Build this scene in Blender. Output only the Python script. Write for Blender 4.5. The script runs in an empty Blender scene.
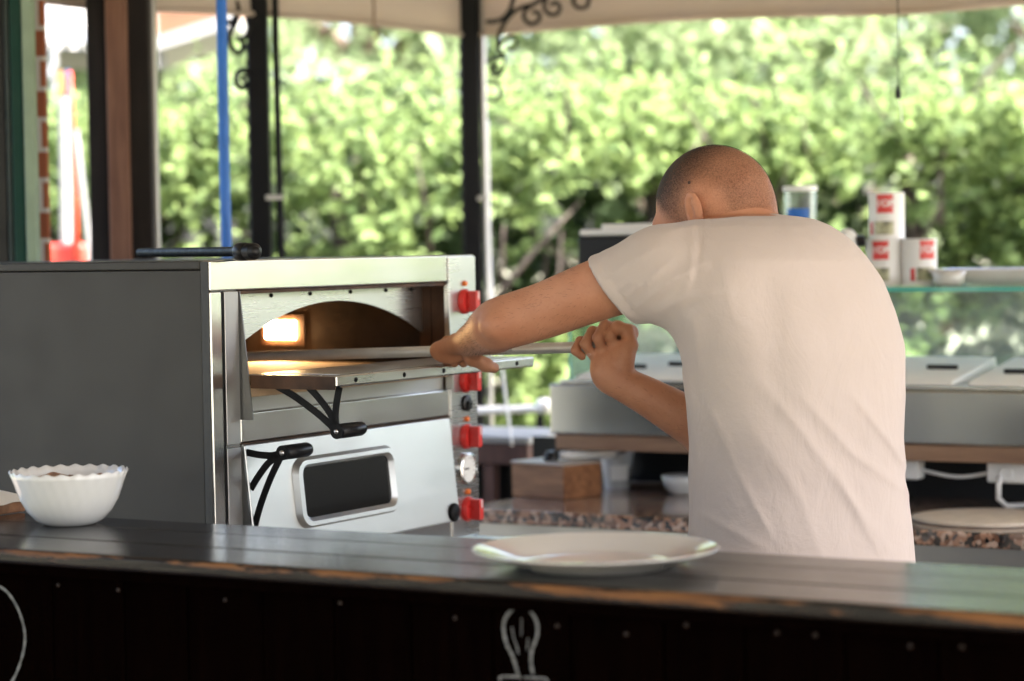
import bpy, math, random
import numpy as np
from mathutils import Vector, Matrix, Euler

random.seed(7)
RNG = np.random.default_rng(7)
S = bpy.context.scene
COL = S.collection
R = math.radians

# ------------------------------------------------------------------ camera
FPX = 2417.8                       # focal length in pixels (85 mm lens)
CAM_H = 1.515
PITCH = math.atan(96.5 / FPX)      # looking slightly down
ROLL = math.atan(0.0157)
fwd = Vector((0, math.cos(PITCH), -math.sin(PITCH)))
up0 = Vector((0, math.sin(PITCH), math.cos(PITCH)))
rt0 = Vector((1, 0, 0))
rt = rt0 * math.cos(ROLL) - up0 * math.sin(ROLL)
up = up0 * math.cos(ROLL) + rt0 * math.sin(ROLL)
CAM = Vector((0, 0, CAM_H))
cd = bpy.data.cameras.new('camera'); cam = bpy.data.objects.new('camera', cd); COL.objects.link(cam)
m = Matrix.Identity(4)
for i in range(3):
    m[i][0] = rt[i]; m[i][1] = up[i]; m[i][2] = -fwd[i]; m[i][3] = CAM[i]
cam.matrix_world = m
cd.sensor_width = 36; cd.lens = FPX / 1024 * 36
cd.clip_start = 0.05; cd.clip_end = 500
cd.dof.use_dof = True; cd.dof.focus_distance = 4.0; cd.dof.aperture_fstop = 2.9
S.camera = cam

# ------------------------------------------------------------------ sky, sun, exposure
SUN_EL, SUN_AZ = R(58), R(118)      # azimuth measured from +y (away from the camera) towards +x
w = bpy.data.worlds.new('World'); S.world = w; w.use_nodes = True
nt = w.node_tree; nt.nodes.clear()
sky = nt.nodes.new('ShaderNodeTexSky'); sky.sky_type = 'NISHITA'; sky.sun_disc = False
sky.sun_elevation = SUN_EL; sky.sun_rotation = SUN_AZ
sky.air_density = .8; sky.dust_density = 5.0; sky.ozone_density = .3
bg = nt.nodes.new('ShaderNodeBackground'); bg.inputs[1].default_value = 0.15
wo = nt.nodes.new('ShaderNodeOutputWorld')
nt.links.new(sky.outputs[0], bg.inputs[0]); nt.links.new(bg.outputs[0], wo.inputs[0])
sl = bpy.data.lights.new('sun', 'SUN'); sl.energy = 5.0; sl.angle = R(0.5); sl.color = (1, .95, .87)
so = bpy.data.objects.new('sun', sl); COL.objects.link(so)
sd = Vector((math.sin(SUN_AZ) * math.cos(SUN_EL), math.cos(SUN_AZ) * math.cos(SUN_EL), math.sin(SUN_EL)))
so.rotation_euler = sd.to_track_quat('Z', 'Y').to_euler(); so.location = (0, 0, 20)
S.view_settings.view_transform = 'Standard'; S.view_settings.look = 'None'
S.view_settings.exposure = 3.15; S.view_settings.gamma = 1
try:
    S.cycles.use_denoising = True
    S.cycles.denoiser = 'OPENIMAGEDENOISE'
    S.cycles.max_bounces = 8; S.cycles.transparent_max_bounces = 16
    S.cycles.sample_clamp_indirect = 8
except Exception:
    pass

# ------------------------------------------------------------------ coordinates
# the kitchen stands on a grid turned 30 degrees: U runs along the bar to the right, V away across it
TH = R(30)
U = Vector((math.cos(TH), -math.sin(TH), 0)); V = Vector((math.sin(TH), math.cos(TH), 0)); Z = Vector((0, 0, 1))
def G(a, b, z): return U * a + V * b + Z * z
def P(px, py, d):
    return CAM + rt * ((px - 512) / FPX * d) - up * ((py - 340.5) / FPX * d) + fwd * d
def ray(px, py): return P(px, py, 1.0) - CAM
def PZ(px, py, z):
    r = ray(px, py); return CAM + r * ((z - CAM_H) / r.z)
def PB(px, py, b):
    r = ray(px, py); return CAM + r * ((b - CAM.dot(V)) / r.dot(V))
def ab(p): return p.dot(U), p.dot(V)

# ------------------------------------------------------------------ mesh builder
class MB:
    def __init__(s): s.v = []; s.f = []
    def add(s, vs, fs):
        o = len(s.v); s.v += [Vector(v) for v in vs]; s.f += [tuple(i + o for i in f) for f in fs]; return s
    def hexa(s, lo, hi):            # lo, hi: 4 points each (ccw from above)
        return s.add(list(lo) + list(hi), [(3, 2, 1, 0), (4, 5, 6, 7), (0, 1, 5, 4), (1, 2, 6, 5), (2, 3, 7, 6), (3, 0, 4, 7)])
    def box(s, x0, x1, y0, y1, z0, z1):
        return s.hexa([(x0, y0, z0), (x1, y0, z0), (x1, y1, z0), (x0, y1, z0)], [(x0, y0, z1), (x1, y0, z1), (x1, y1, z1), (x0, y1, z1)])
    def tube(s, pts, r, n=10, cap=True, squash=None):
        pts = [Vector(p) for p in pts]; rs = r if isinstance(r, (list, tuple)) else [r] * len(pts)
        rings = []; prev = None
        for i, p in enumerate(pts):
            t = (pts[min(i + 1, len(pts) - 1)] - pts[max(i - 1, 0)]).normalized()
            if prev is None:
                a = Vector((0, 0, 1)) if abs(t.z) < .9 else Vector((1, 0, 0))
                x = t.cross(a).normalized()
            else:
                x = (prev - t * prev.dot(t)).normalized()
            prev = x; y = t.cross(x)
            q = squash or 1
            rings.append([p + x * (rs[i] * math.cos(2 * math.pi * k / n)) + y * (q * rs[i] * math.sin(2 * math.pi * k / n)) for k in range(n)])
        vs = [v for g in rings for v in g]; fs = []
        for i in range(len(pts) - 1):
            for k in range(n):
                k2 = (k + 1) % n; fs.append((i * n + k, i * n + k2, (i + 1) * n + k2, (i + 1) * n + k))
        if cap: fs.append(tuple(range(n))[::-1]); fs.append(tuple((len(pts) - 1) * n + k for k in range(n)))
        return s.add(vs, fs)
    def lathe(s, prof, c=(0, 0, 0), n=48, axis=None, mod=None):
        c = Vector(c); q = Vector((0, 0, 1)).rotation_difference(Vector(axis)) if axis is not None else None
        vs = []; fs = []
        for i, (r, z) in enumerate(prof):
            for k in range(n):
                a = 2 * math.pi * k / n; rr, zz = (r, z) if mod is None else mod(r, z, a, i)
                p = Vector((rr * math.cos(a), rr * math.sin(a), zz))
                vs.append(c + (q @ p if q else p))
        for i in range(len(prof) - 1):
            for k in range(n):
                k2 = (k + 1) % n; fs.append((i * n + k, i * n + k2, (i + 1) * n + k2, (i + 1) * n + k))
        if prof[0][0] > 1e-6: fs.append(tuple(range(n))[::-1])
        if prof[-1][0] > 1e-6: fs.append(tuple((len(prof) - 1) * n + k for k in range(n)))
        return s.add(vs, fs)
    def prism(s, poly, d):          # poly: list of 3D points in a plane, extruded by vector d
        n = len(poly); d = Vector(d); poly = [Vector(p) for p in poly]
        return s.add(poly + [p + d for p in poly], [tuple(range(n))[::-1], tuple(range(n, 2 * n))] + [(i, (i + 1) % n, (i + 1) % n + n, i + n) for i in range(n)])

def link(o, parent=None):
    COL.objects.link(o)
    if parent is not None: o.parent = parent
    return o
def wmat(o):
    mm = Matrix.Identity(4)
    while o is not None:
        mm = Matrix.LocRotScale(o.location, o.rotation_euler, o.scale) @ mm; o = o.parent
    return mm
def thing(name, label, cat, loc=(0, 0, 0), rotz=0, group=None, kind=None):
    o = bpy.data.objects.new(name, None); o.empty_display_size = .05
    o.location = loc; o.rotation_euler = (0, 0, rotz); link(o)
    return tag(o, label, cat, group, kind)
def tag(o, label=None, cat=None, group=None, kind=None):
    if label: o['label'] = label
    if cat: o['category'] = cat
    if group: o['group'] = group
    if kind: o['kind'] = kind
    return o
def obj(name, mb, mat, parent=None, local=False, bevel=0, smooth=False, seg=2, label=None, recalc=True):
    vs = mb.v
    if parent is not None and not local:
        inv = wmat(parent).inverted(); vs = [inv @ v for v in vs]
    me = bpy.data.meshes.new(name); me.from_pydata([tuple(v) for v in vs], [], mb.f)
    if recalc:
        import bmesh
        b = bmesh.new(); b.from_mesh(me); bmesh.ops.recalc_face_normals(b, faces=b.faces); b.to_mesh(me); b.free()
    if mat: me.materials.append(mat)
    if smooth: me.polygons.foreach_set('use_smooth', [True] * len(me.polygons))
    o = bpy.data.objects.new(name, me); link(o, parent)
    if bevel:
        md = o.modifiers.new('bevel', 'BEVEL'); md.width = bevel; md.segments = seg; md.limit_method = 'ANGLE'; md.angle_limit = R(40)
        if not smooth:
            me.polygons.foreach_set('use_smooth', [True] * len(me.polygons))
            md.harden_normals = True
    elif smooth == 'auto':
        md = o.modifiers.new('edges', 'EDGE_SPLIT'); md.split_angle = R(38)
    if label: o['label'] = label
    return o
def mesh_np(name, verts, faces, mat, parent=None, smooth=True):
    """large meshes straight from numpy; faces: (n, k) array"""
    me = bpy.data.meshes.new(name); k = faces.shape[1]
    me.vertices.add(len(verts)); me.vertices.foreach_set('co', np.asarray(verts, np.float32).ravel())
    me.loops.add(faces.size); me.loops.foreach_set('vertex_index', faces.astype(np.int32).ravel())
    me.polygons.add(len(faces)); me.polygons.foreach_set('loop_start', np.arange(0, faces.size, k, dtype=np.int32))
    try: me.polygons.foreach_set('loop_total', np.full(len(faces), k, np.int32))
    except Exception: pass
    me.update(calc_edges=True); me.validate()
    me.polygons.foreach_set('use_smooth', [smooth] * len(me.polygons))
    if mat: me.materials.append(mat)
    return link(bpy.data.objects.new(name, me), parent)

# ------------------------------------------------------------------ materials
class N:
    def __init__(s, name):
        s.m = bpy.data.materials.new(name); s.m.use_nodes = True; s.t = s.m.node_tree; s.t.nodes.clear()
        s.out = s.n('ShaderNodeOutputMaterial'); s.b = s.n('ShaderNodeBsdfPrincipled'); s.l(s.b.outputs[0], s.out.inputs[0])
        s.tc = s.n('ShaderNodeTexCoord')
    def n(s, t, **kw):
        x = s.t.nodes.new(t)
        for k, v in kw.items(): setattr(x, k, v)
        return x
    def l(s, a, b): s.t.links.new(a, b)
    def coord(s, scale=(1, 1, 1), rot=(0, 0, 0), loc=(0, 0, 0)):
        mp = s.n('ShaderNodeMapping'); mp.inputs['Scale'].default_value = scale; mp.inputs['Rotation'].default_value = rot; mp.inputs['Location'].default_value = loc
        s.l(s.tc.outputs['Object'], mp.inputs[0]); return mp.outputs[0]
    def noise(s, scale, detail=4, rough=.55, vec=None, dist=0):
        x = s.n('ShaderNodeTexNoise'); x.inputs['Scale'].default_value = scale; x.inputs['Detail'].default_value = detail
        x.inputs['Roughness'].default_value = rough; x.inputs['Distortion'].default_value = dist
        s.l(vec if vec is not None else s.tc.outputs['Object'], x.inputs['Vector']); return x.outputs['Fac']
    def ramp(s, fac, stops, interp='LINEAR'):
        x = s.n('ShaderNodeValToRGB'); x.color_ramp.interpolation = interp; e = x.color_ramp.elements
        while len(e) < len(stops): e.new(.5)
        for el, (p, c) in zip(e, stops): el.position = p; el.color = (c, c, c, 1) if isinstance(c, (int, float)) else (*c, 1)
        s.l(fac, x.inputs[0]); return x.outputs[0]
    def mix(s, fac, a, b, blend='MIX'):
        x = s.n('ShaderNodeMix', data_type='RGBA', blend_type=blend)
        for inp, v in ((x.inputs[0], fac), (x.inputs[6], a), (x.inputs[7], b)):
            if hasattr(v, 'is_linked'): s.l(v, inp)
            elif isinstance(v, (int, float)): inp.default_value = v if inp == x.inputs[0] else (v, v, v, 1)
            else: inp.default_value = (*v, 1)
        return x.outputs[2]
    def math(s, op, a, b=0.0, c=None, clamp=False):
        x = s.n('ShaderNodeMath', operation=op, use_clamp=clamp)
        for i, v in enumerate((a, b) if c is None else (a, b, c)):
            if hasattr(v, 'is_linked'): s.l(v, x.inputs[i])
            else: x.inputs[i].default_value = v
        return x.outputs[0]
    def range(s, v, a, b, c=0, d=1):
        x = s.n('ShaderNodeMapRange'); x.interpolation_type = 'SMOOTHSTEP'
        s.l(v, x.inputs[0])
        for i, q in enumerate((a, b, c, d)): x.inputs[i + 1].default_value = q
        return x.outputs[0]
    def xyz(s):
        x = s.n('ShaderNodeSeparateXYZ'); s.l(s.tc.outputs['Object'], x.inputs[0]); return x.outputs
    def set(s, **kw):
        names = dict(color='Base Color', rough='Roughness', metal='Metallic', spec='Specular IOR Level', coat='Coat Weight', coat_rough='Coat Roughness',
                     trans='Transmission Weight', ior='IOR', sub='Subsurface Weight', emit='Emission Color', emit_s='Emission Strength', alpha='Alpha', sheen='Sheen Weight', aniso='Anisotropic')
        for k, v in kw.items():
            i = s.b.inputs[names[k]]
            if hasattr(v, 'is_linked'): s.l(v, i)
            elif isinstance(v, (tuple, list)): i.default_value = (*v, 1)
            else: i.default_value = v
        return s
    def bump(s, h, strength=.3, dist=.01):
        x = s.n('ShaderNodeBump'); x.inputs['Strength'].default_value = strength; x.inputs['Distance'].default_value = dist
        s.l(h, x.inputs['Height']); s.l(x.outputs[0], s.b.inputs['Normal']); return s

def flat(name, c, rough=.5, metal=0, var=.12, scale=12, bump=.05, **kw):
    k = N(name); f = k.noise(scale)
    lo = tuple(max(0, x * (1 - var)) for x in c); hi = tuple(min(1, x * (1 + var)) for x in c)
    k.set(color=k.ramp(f, [(.3, lo), (.7, hi)]), rough=k.ramp(k.noise(scale * 2.3), [(.3, max(.03, rough - .06)), (.7, min(1, rough + .08))]), metal=metal, **kw)
    if bump: k.bump(k.noise(scale * 6), bump, .002)
    return k.m
def steel(name, c=(.6, .6, .59), rough=.25, stretch=(1.5, 1.5, 60), stain=.12, streak=.02):
    k = N(name); br = k.noise(3, 3, vec=k.coord(stretch)); sm = k.noise(4, 2, .5)
    k.set(color=k.mix(k.ramp(sm, [(.45, 0.0), (.8, stain)]), c, tuple(x * .55 for x in c)), metal=1,
          rough=k.math('ADD', k.ramp(br, [(.25, rough - streak), (.75, rough + streak)]), k.ramp(sm, [(.35, 0.0), (.8, .08)])))
    return k.m
def wood(name, dark, light, rough=.5, axis=(1, 9, 9), scale=6, coat=0):
    k = N(name); g = k.noise(scale, 6, .6, vec=k.coord(axis), dist=.6); b = k.noise(2.5, 3)
    k.set(color=k.mix(k.ramp(b, [(.35, 0.0), (.75, .45)]), k.ramp(g, [(.3, dark), (.7, light)]), tuple(x * .6 for x in dark)), rough=k.ramp(g, [(.3, rough + .1), (.7, rough)]), coat=coat)
    k.bump(g, .25, .003); return k.m

M = {}
M['steel'] = steel('brushed steel'); M['steel_front'] = steel('polished oven steel', (.66, .66, .64), .2, (1, 1, 12))
M['steel_door'] = steel('satin door steel', (.66, .66, .63), .40, (1, 1, 9), .38, .06)
M['steel_dull'] = steel('dull steel', (.42, .41, .4), .38, (2, 2, 20), .5)
M['lid_glare'] = flat('lid white with sky glare', (.84, .81, .75), .6, 0, .03)  # white painted in for sky glare on the steel lids
M['rack_top'] = flat('pale grey board', (.26, .26, .255), .6)
M['nail'] = flat('dark nail', (.03, .018, .012), .6, .3)
M['steel_unit'] = steel('cool steel', (.45, .45, .44), .2, (.6, .6, 60), .15)
M['grey_paint'] = flat('warm grey enamel', (.040, .038, .034), .5, 0, .05, 5, .06, spec=.25); M['dark_reflection'] = flat('dark reflection tone', (.016, .016, .015), .5, 0, .05, 60, .05)
M['black_metal'] = flat('black ironwork', (.0035, .0035, .004), .5, 0, .2, 30, .3, spec=.15)
M['pole_white'] = flat('greyish white paint', (.22, .22, .215), .6); M['ribbed'] = flat('grey white canopy cloth', (.15, .15, .148), .9)
M['frosted'] = flat('frosted plastic', (.72, .73, .72), .35, 0, .05, 20, .03, alpha=.5)
M['black_plastic'] = flat('black plastic', (.009, .009, .0095), .35, spec=.25)
M['rust'] = flat('heat browned steel', (.06, .028, .014), .55, .5, .6, 14, .4)
M['interior'] = flat('sooty oven lining', (.02, .010, .005), .75, .1, .5, 10, .3)
M['stone'] = flat('fire brick', (.42, .29, .18), .85, 0, .25, 14, .3)
M['red'] = flat('red plastic', (.62, .035, .03), .3, 0, .06)
M['orange_lens'] = flat('orange lens', (.85, .2, .03), .25)
M['white_ceramic'] = flat('white glazed ceramic', (.58, .56, .52), .06, 0, .02, 6, 0, coat=.5)
M['milk_glass'] = flat('white milk glass', (.66, .66, .64), .16, 0, .02, 6, 0, coat=.3)
M['white_plastic'] = flat('white plastic', (.78, .78, .76), .5, 0, .04)
M['spice'] = flat('brown ground spice', (.30, .15, .07), .95, 0, .6, 160, .8)
M['dough'] = flat('floury dough', (.60, .52, .42), .9, 0, .1, 30, .3)
M['gauge'] = flat('gauge face', (.78, .77, .73), .3, 0, .03)
M['blue'] = flat('blue painted pole', (.004, .12, .5), .4, 0, .08)
M['paper'] = flat('white paper', (.78, .77, .74), .8, 0, .04)
M['chalk'] = flat('grey chalk', (.17, .17, .16), .95, 0, .35, 90, .3)
M['denim'] = flat('dark denim', (.03, .035, .05), .85, 0, .3, 200, .3)
M['shoe'] = flat('black leather', (.02, .02, .02), .5)
M['wood_box'] = wood('oiled box wood', (.13, .048, .017), (.30, .135, .055), .5, (1, 8, 8), 8)
M['wood_lit'] = wood('lit post wood', (.10, .04, .025), (.22, .11, .065), .7, (9, 9, .8), 6)
M['wood_dark'] = wood('dark post wood', (.004, .002, .0015), (.010, .005, .003), .8, (9, 9, .8), 6)
M['copper_wood'] = wood('brown base board', (.18, .10, .06), (.34, .21, .13), .45, (.6, 6, 6), 6)
M['green_paint'] = flat('dark green paint', (.008, .042, .03), .6, spec=.2)
M['pale_green'] = flat('pale green paint', (.20, .27, .19), .5)
M['floor'] = flat('terracotta floor tile', (.10, .075, .06), .5, 0, .3, 3, .1)
M['red_base'] = flat('coral red plastic', (.5, .04, .025), .4)
M['trunk'] = flat('grey brown bark', (.13, .09, .07), .9, 0, .4, 20, .8)
M['branch'] = flat('dry hedge twig', (.03, .02, .016), .9, 0, .4, 20, .5)

def fabric_mat(name, c, tint=None):
    k = N(name); f = k.noise(3, 4); wv = k.noise(900, 1)
    k.set(color=k.ramp(f, [(.3, tuple(x * .95 for x in c)), (.7, c)]), rough=.9, sheen=.15, spec=.2)
    cr = k.noise(9, 6, .6, vec=k.coord((1.6, 1.6, .8), (0, .5, 0)), dist=1.2)
    k.bump(k.math('ADD', k.math('ADD', k.math('MULTIPLY', wv, .12), k.math('MULTIPLY', k.noise(38, 5, .6), .7)), k.math('MULTIPLY', cr, 2.2)), .32, .005); return k.m
M['shirt'] = fabric_mat('cream cotton jersey', (.535, .452, .40))
k = N('awning canvas'); k.set(color=k.ramp(k.noise(2, 4), [(.3, (.46, .39, .33)), (.7, (.54, .47, .40))]), rough=.9)
tr = k.n('ShaderNodeBsdfTranslucent'); tr.inputs[0].default_value = (.55, .46, .38, 1); mx = k.n('ShaderNodeMixShader'); mx.inputs[0].default_value = .5
k.l(k.b.outputs[0], mx.inputs[1]); k.l(tr.outputs[0], mx.inputs[2]); k.l(mx.outputs[0], k.out.inputs[0]); k.bump(k.noise(60, 3), .2, .004); M['canvas'] = k.m
M['lining'] = flat('opaque light blocking canopy', (.40, .35, .30), .9, 0, .06, 4)  # canopy made opaque to keep light from coming through it

def skin_mat():
    k = N('tanned skin'); f = k.noise(14, 5); g = k.noise(160, 3)
    c = k.ramp(f, [(.3, (.40, .165, .085)), (.7, (.52, .245, .14))])
    c = k.mix(k.ramp(g, [(.55, 0.0), (.75, .25)]), c, (.33, .13, .075))
    k.set(color=c, rough=k.ramp(k.noise(60), [(.3, .5), (.7, .64)]), sub=.08); k.b.inputs['Subsurface Radius'].default_value = (.012, .005, .003)
    k.bump(k.math('ADD', k.math('ADD', g, k.noise(420, 2)), k.math('MULTIPLY', k.noise(36, 4, .6), 2.0)), .22, .002); return k.m
M['skin'] = skin_mat()
def hair_mat():
    k = N('cropped hair'); at = k.n('ShaderNodeAttribute'); at.attribute_name = 'cover'
    n1 = k.noise(380, 3, .7); n2 = k.noise(30, 4)
    k.set(color=k.ramp(n2, [(.3, (.022, .013, .009)), (.7, (.05, .03, .02))]), rough=.7)
    th = k.math('ADD', k.math('MULTIPLY', k.math('SUBTRACT', n1, .5), .9), at.outputs['Fac'])
    a = k.range(th, .05, 1.05); k.set(alpha=k.math('MULTIPLY', a, .93)); k.bump(n1, .5, .002); return k.m
M['hair'] = hair_mat()

def leaf_mat(name, dark, light, tl):
    k = N(name); oi = k.n('ShaderNodeNewGeometry'); c = k.ramp(oi.outputs['Random Per Island'], [(0, dark), (.55, light), (1, tuple(min(1, x * 1.35) for x in light))])
    k.set(color=c, rough=.6, spec=.2)
    tr = k.n('ShaderNodeBsdfTranslucent'); k.l(k.mix(.5, c, tl), tr.inputs[0]); mx = k.n('ShaderNodeMixShader'); mx.inputs[0].default_value = .5
    k.l(k.b.outputs[0], mx.inputs[1]); k.l(tr.outputs[0], mx.inputs[2]); k.l(mx.outputs[0], k.out.inputs[0]); return k.m
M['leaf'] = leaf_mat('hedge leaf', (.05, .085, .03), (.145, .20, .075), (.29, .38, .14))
M['leaf_haze'] = leaf_mat('haze paled tree leaf', (.13, .17, .09), (.22, .28, .15), (.38, .46, .26))  # leaf colour paled to stand in for bright distance haze
M['leaf_shade'] = leaf_mat('shaded inner hedge leaf', (.02, .035, .015), (.04, .065, .025), (.05, .08, .02))  # inner leaves coloured dark for the shade inside the hedge

def glass_mat(name, tint, rough=.02, alpha_mix=.75, veil=0):
    k = N(name); k.t.nodes.remove(k.b)
    t = k.n('ShaderNodeBsdfTransparent'); t.inputs[0].default_value = (*tint, 1)
    g = k.n('ShaderNodeBsdfGlossy'); g.inputs['Roughness'].default_value = rough; g.inputs['Color'].default_value = (.95, 1, .98, 1)
    fr = k.n('ShaderNodeFresnel'); fr.inputs[0].default_value = 1.5
    mx = k.n('ShaderNodeMixShader'); k.l(k.math('ADD', k.math('MULTIPLY', fr.outputs[0], alpha_mix), k.ramp(k.noise(4, 4), [(.4, .02), (.8, .07)])), mx.inputs[0]); k.l(t.outputs[0], mx.inputs[1]); k.l(g.outputs[0], mx.inputs[2]); fin = mx.outputs[0]
    if veil:
        df = k.n('ShaderNodeBsdfDiffuse'); df.inputs[0].default_value = (.7, .74, .72, 1); m2 = k.n('ShaderNodeMixShader'); k.l(k.ramp(k.noise(5, 5, vec=k.coord((1, 1, 2.5))), [(.3, veil * .5), (.7, veil * 1.5)]), m2.inputs[0]); k.l(fin, m2.inputs[1]); k.l(df.outputs[0], m2.inputs[2]); fin = m2.outputs[0]  # patchy pale diffuse veil mixed over the glass
    k.l(fin, k.out.inputs[0]); return k.m
M['glass_back'] = glass_mat('milky veiled glass', (.88, .95, .92), .04, .9, .16)
M['glass'] = glass_mat('pale green glass', (.92, .98, .96)); M['clear'] = glass_mat('clear plastic', (.86, .88, .88), .25, .4)
k = N('green glass edge'); k.set(color=(.12, .55, .46), rough=.15, trans=.3, coat=.5); M['glass_edge'] = k.m
k = N('dark oven window'); k.set(color=(.005, .005, .005), rough=.12, spec=.15); M['window'] = k.m
k = N('oven lamp glow'); k.set(color=(1, .8, .5), emit=(1, .60, .26), emit_s=40); M['lamp'] = k.m

def bar_mat():
    k = N('worn black lacquered plank'); x, y, z = k.xyz()
    g = k.noise(7, 6, .6, vec=k.coord((1.2, 14, 14)), dist=.4); big = k.noise(3.2, 4); chip = k.noise(26, 6, .7, vec=k.coord((.16, 1.2, 1.2)))
    edge = k.math('MULTIPLY', k.range(y, .009, .0), k.range(z, -.026, -.002))
    worn = k.range(k.math('ADD', k.math('MULTIPLY', edge, .262), chip), .71, .79)
    scr = k.ramp(k.noise(9, 6, .75, vec=k.coord((.35, 7, 7))), [(.70, 0.0), (.77, .55)])
    c = k.mix(worn, k.ramp(g, [(.3, (.006, .004, .003)), (.7, (.016, .011, .008))]), k.ramp(g, [(.35, (.07, .026, .008)), (.65, (.20, .085, .024))]))
    c = k.mix(scr, c, (.07, .05, .035))
    k.set(color=c, rough=k.math('ADD', k.ramp(big, [(.3, .10), (.7, .26)]), k.math('MULTIPLY', worn, .35)), spec=.25, coat=.06, coat_rough=.12)
    k.bump(k.math('ADD', k.math('MULTIPLY', g, .6), k.math('MULTIPLY', worn, -.5)), .22, .004); return k.m
M['bar'] = bar_mat()
M['bar_front'] = wood('black stained boards', (.0012, .0006, .0005), (.003, .0012, .0008), .9, (10, 10, .7), 6); [setattr(n_.inputs['Specular IOR Level'], 'default_value', .0) for n_ in M['bar_front'].node_tree.nodes if n_.type == 'BSDF_PRINCIPLED']
def granite_mat():
    k = N('speckled brown granite'); vo = k.n('ShaderNodeTexVoronoi'); vo.inputs['Scale'].default_value = 95; k.l(k.tc.outputs['Object'], vo.inputs['Vector'])
    sp = k.n('ShaderNodeSeparateColor'); k.l(vo.outputs['Color'], sp.inputs[0])
    c = k.ramp(sp.outputs[0], [(0, (.02, .018, .017)), (.3, (.16, .08, .05)), (.5, (.36, .2, .13)), (.72, (.5, .36, .28)), (.95, (.09, .08, .08))], 'CONSTANT')
    c = k.mix(k.ramp(k.noise(6, 4), [(.45, 0.0), (.8, .45)]), c, (.55, .5, .44))
    k.set(color=c, rough=.16, coat=.4); return k.m
M['granite'] = granite_mat()

# ------------------------------------------------------------------ ground and floor
g = MB(); g.add([(-150, -100, 0), (150, -100, 0), (150, 200, 0), (-150, 200, 0)], [(0, 1, 2, 3)])
k = N('dry earth and grass'); k.set(color=k.ramp(k.noise(.7, 6), [(.35, (.10, .11, .06)), (.65, (.24, .22, .17))]), rough=.95); k.bump(k.noise(9, 5), .5, .03)
tag(obj('ground', g, k.m), kind='structure')
g = MB(); g.box(-7, 7, -2.5, 5.75, -.05, .06)
fl = obj('floor', g, M['floor'], None); fl.rotation_euler = (0, 0, -TH); tag(fl, kind='structure')
# ------------------------------------------------------------------ bar counter
BAR_Z = 1.10; B0, B1 = 2.563, 2.925
bar = thing('bar_counter', 'long black lacquered wooden bar with worn orange front edge and chalk marks', 'bar counter', G(-2.6, B0, 0) , -TH)
W = B1 - B0; L = 4.6
edges = [(0, .128), (.129, .262), (.263, W)]
for i, (y0, y1) in enumerate(edges):
    q = MB(); q.box(0, L, y0, y1, -.022, 0)
    o = obj('plank', q, M['bar'], bar, True, bevel=.0018 if i else .006); o.location = (0, 0, BAR_Z)
q = MB(); q.box(0, L, .008, .03, BAR_Z - .038, BAR_Z - .0225); obj('edge_board', q, M['bar_front'], bar, True, bevel=.004)
q = MB(); q.box(0, L, .06, W - .02, BAR_Z - .06, BAR_Z - .0225); obj('carcass_rail', q, M['bar_front'], bar, True)
x = 0; i = 0
while x < L - .01:
    ww = .118 + .01 * math.sin(i * 2.7); q = MB(); q.box(x + .0012, min(x + ww, L) - .0012, .032 + .0008 * (i % 3), .05, .06, BAR_Z - .0295)
    obj('front_board', q, M['bar_front'], bar, True, bevel=.003); x += ww; i += 1
# chalk marks: strokes on the front boards
def bar_local(px, py, y):          # the point of the plane y = const (bar frame) seen at a pixel
    p = PB(px, py, B0 + y); a, b = ab(p); return Vector((a + 2.6, y, p.z))
def stroke(pts, wd, y=.0312):
    c = [bar_local(px, py, y) for px, py in pts]; q = MB(); wd = wd * .78
    fine = []
    for i in range(len(c) - 1):
        p0 = c[max(i - 1, 0)]; p1 = c[i]; p2 = c[i + 1]; p3 = c[min(i + 2, len(c) - 1)]
        for t in (0, .2, .4, .6, .8):
            fine.append(.5 * ((2 * p1) + (p2 - p0) * t + (2 * p0 - 5 * p1 + 4 * p2 - p3) * t * t + (3 * p1 - p0 - 3 * p2 + p3) * t ** 3))
    fine.append(c[-1]); vs = []
    for i, p in enumerate(fine):
        t = (fine[min(i + 1, len(fine) - 1)] - fine[max(i - 1, 0)]).normalized(); n = Vector((-t.z, 0, t.x))
        h = wd * .5 * (1 + .18 * math.sin(i * 1.9) + .12 * math.sin(i * 4.3)); vs += [p + n * h, p - n * h]
    n = len(vs); vs += [v + Vector((0, .0004, 0)) for v in vs]
    fs = [(2 * i, 2 * i + 1, 2 * i + 3, 2 * i + 2) for i in range(len(fine) - 1)]
    q.add(vs[:n], fs); return q
chalk = None
marks = [([(521, 608), (512, 610), (505, 619), (503.5, 630), (507, 645), (512, 655), (516, 667), (518, 675)], .0052),
         ([(525, 608), (531, 612), (537, 623), (537, 636), (532, 650), (531, 662), (533, 674)], .0048),
         ([(512, 627), (513.5, 637), (517, 647), (518.5, 654)], .0022), ([(521.5, 618), (521.5, 627), (521, 636)], .0016), ([(528, 638), (527, 650)], .0018),
         ([(500, 681), (500.5, 677), (511, 676.5), (521, 677.5)], .0035), ([(524, 677.5), (535, 678), (546, 679), (547, 684)], .0035),
         ([(-8, 583), (5, 590), (15, 603), (22, 620), (25, 638), (22, 657), (15, 676), (6, 690)], .0050)]
for mk_, nm_, lb_ in ((marks[:-1], 'chalk_drawing', 'grey chalk outline of a light bulb'), (marks[-1:], 'chalk_line', 'curved grey chalk line')):
    q = MB()
    for pts, wd in mk_:
        st = stroke(pts, wd); q.add(st.v, st.f)
    obj(nm_, q, M['chalk'], bar, True, recalc=False, label=lb_)
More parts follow.
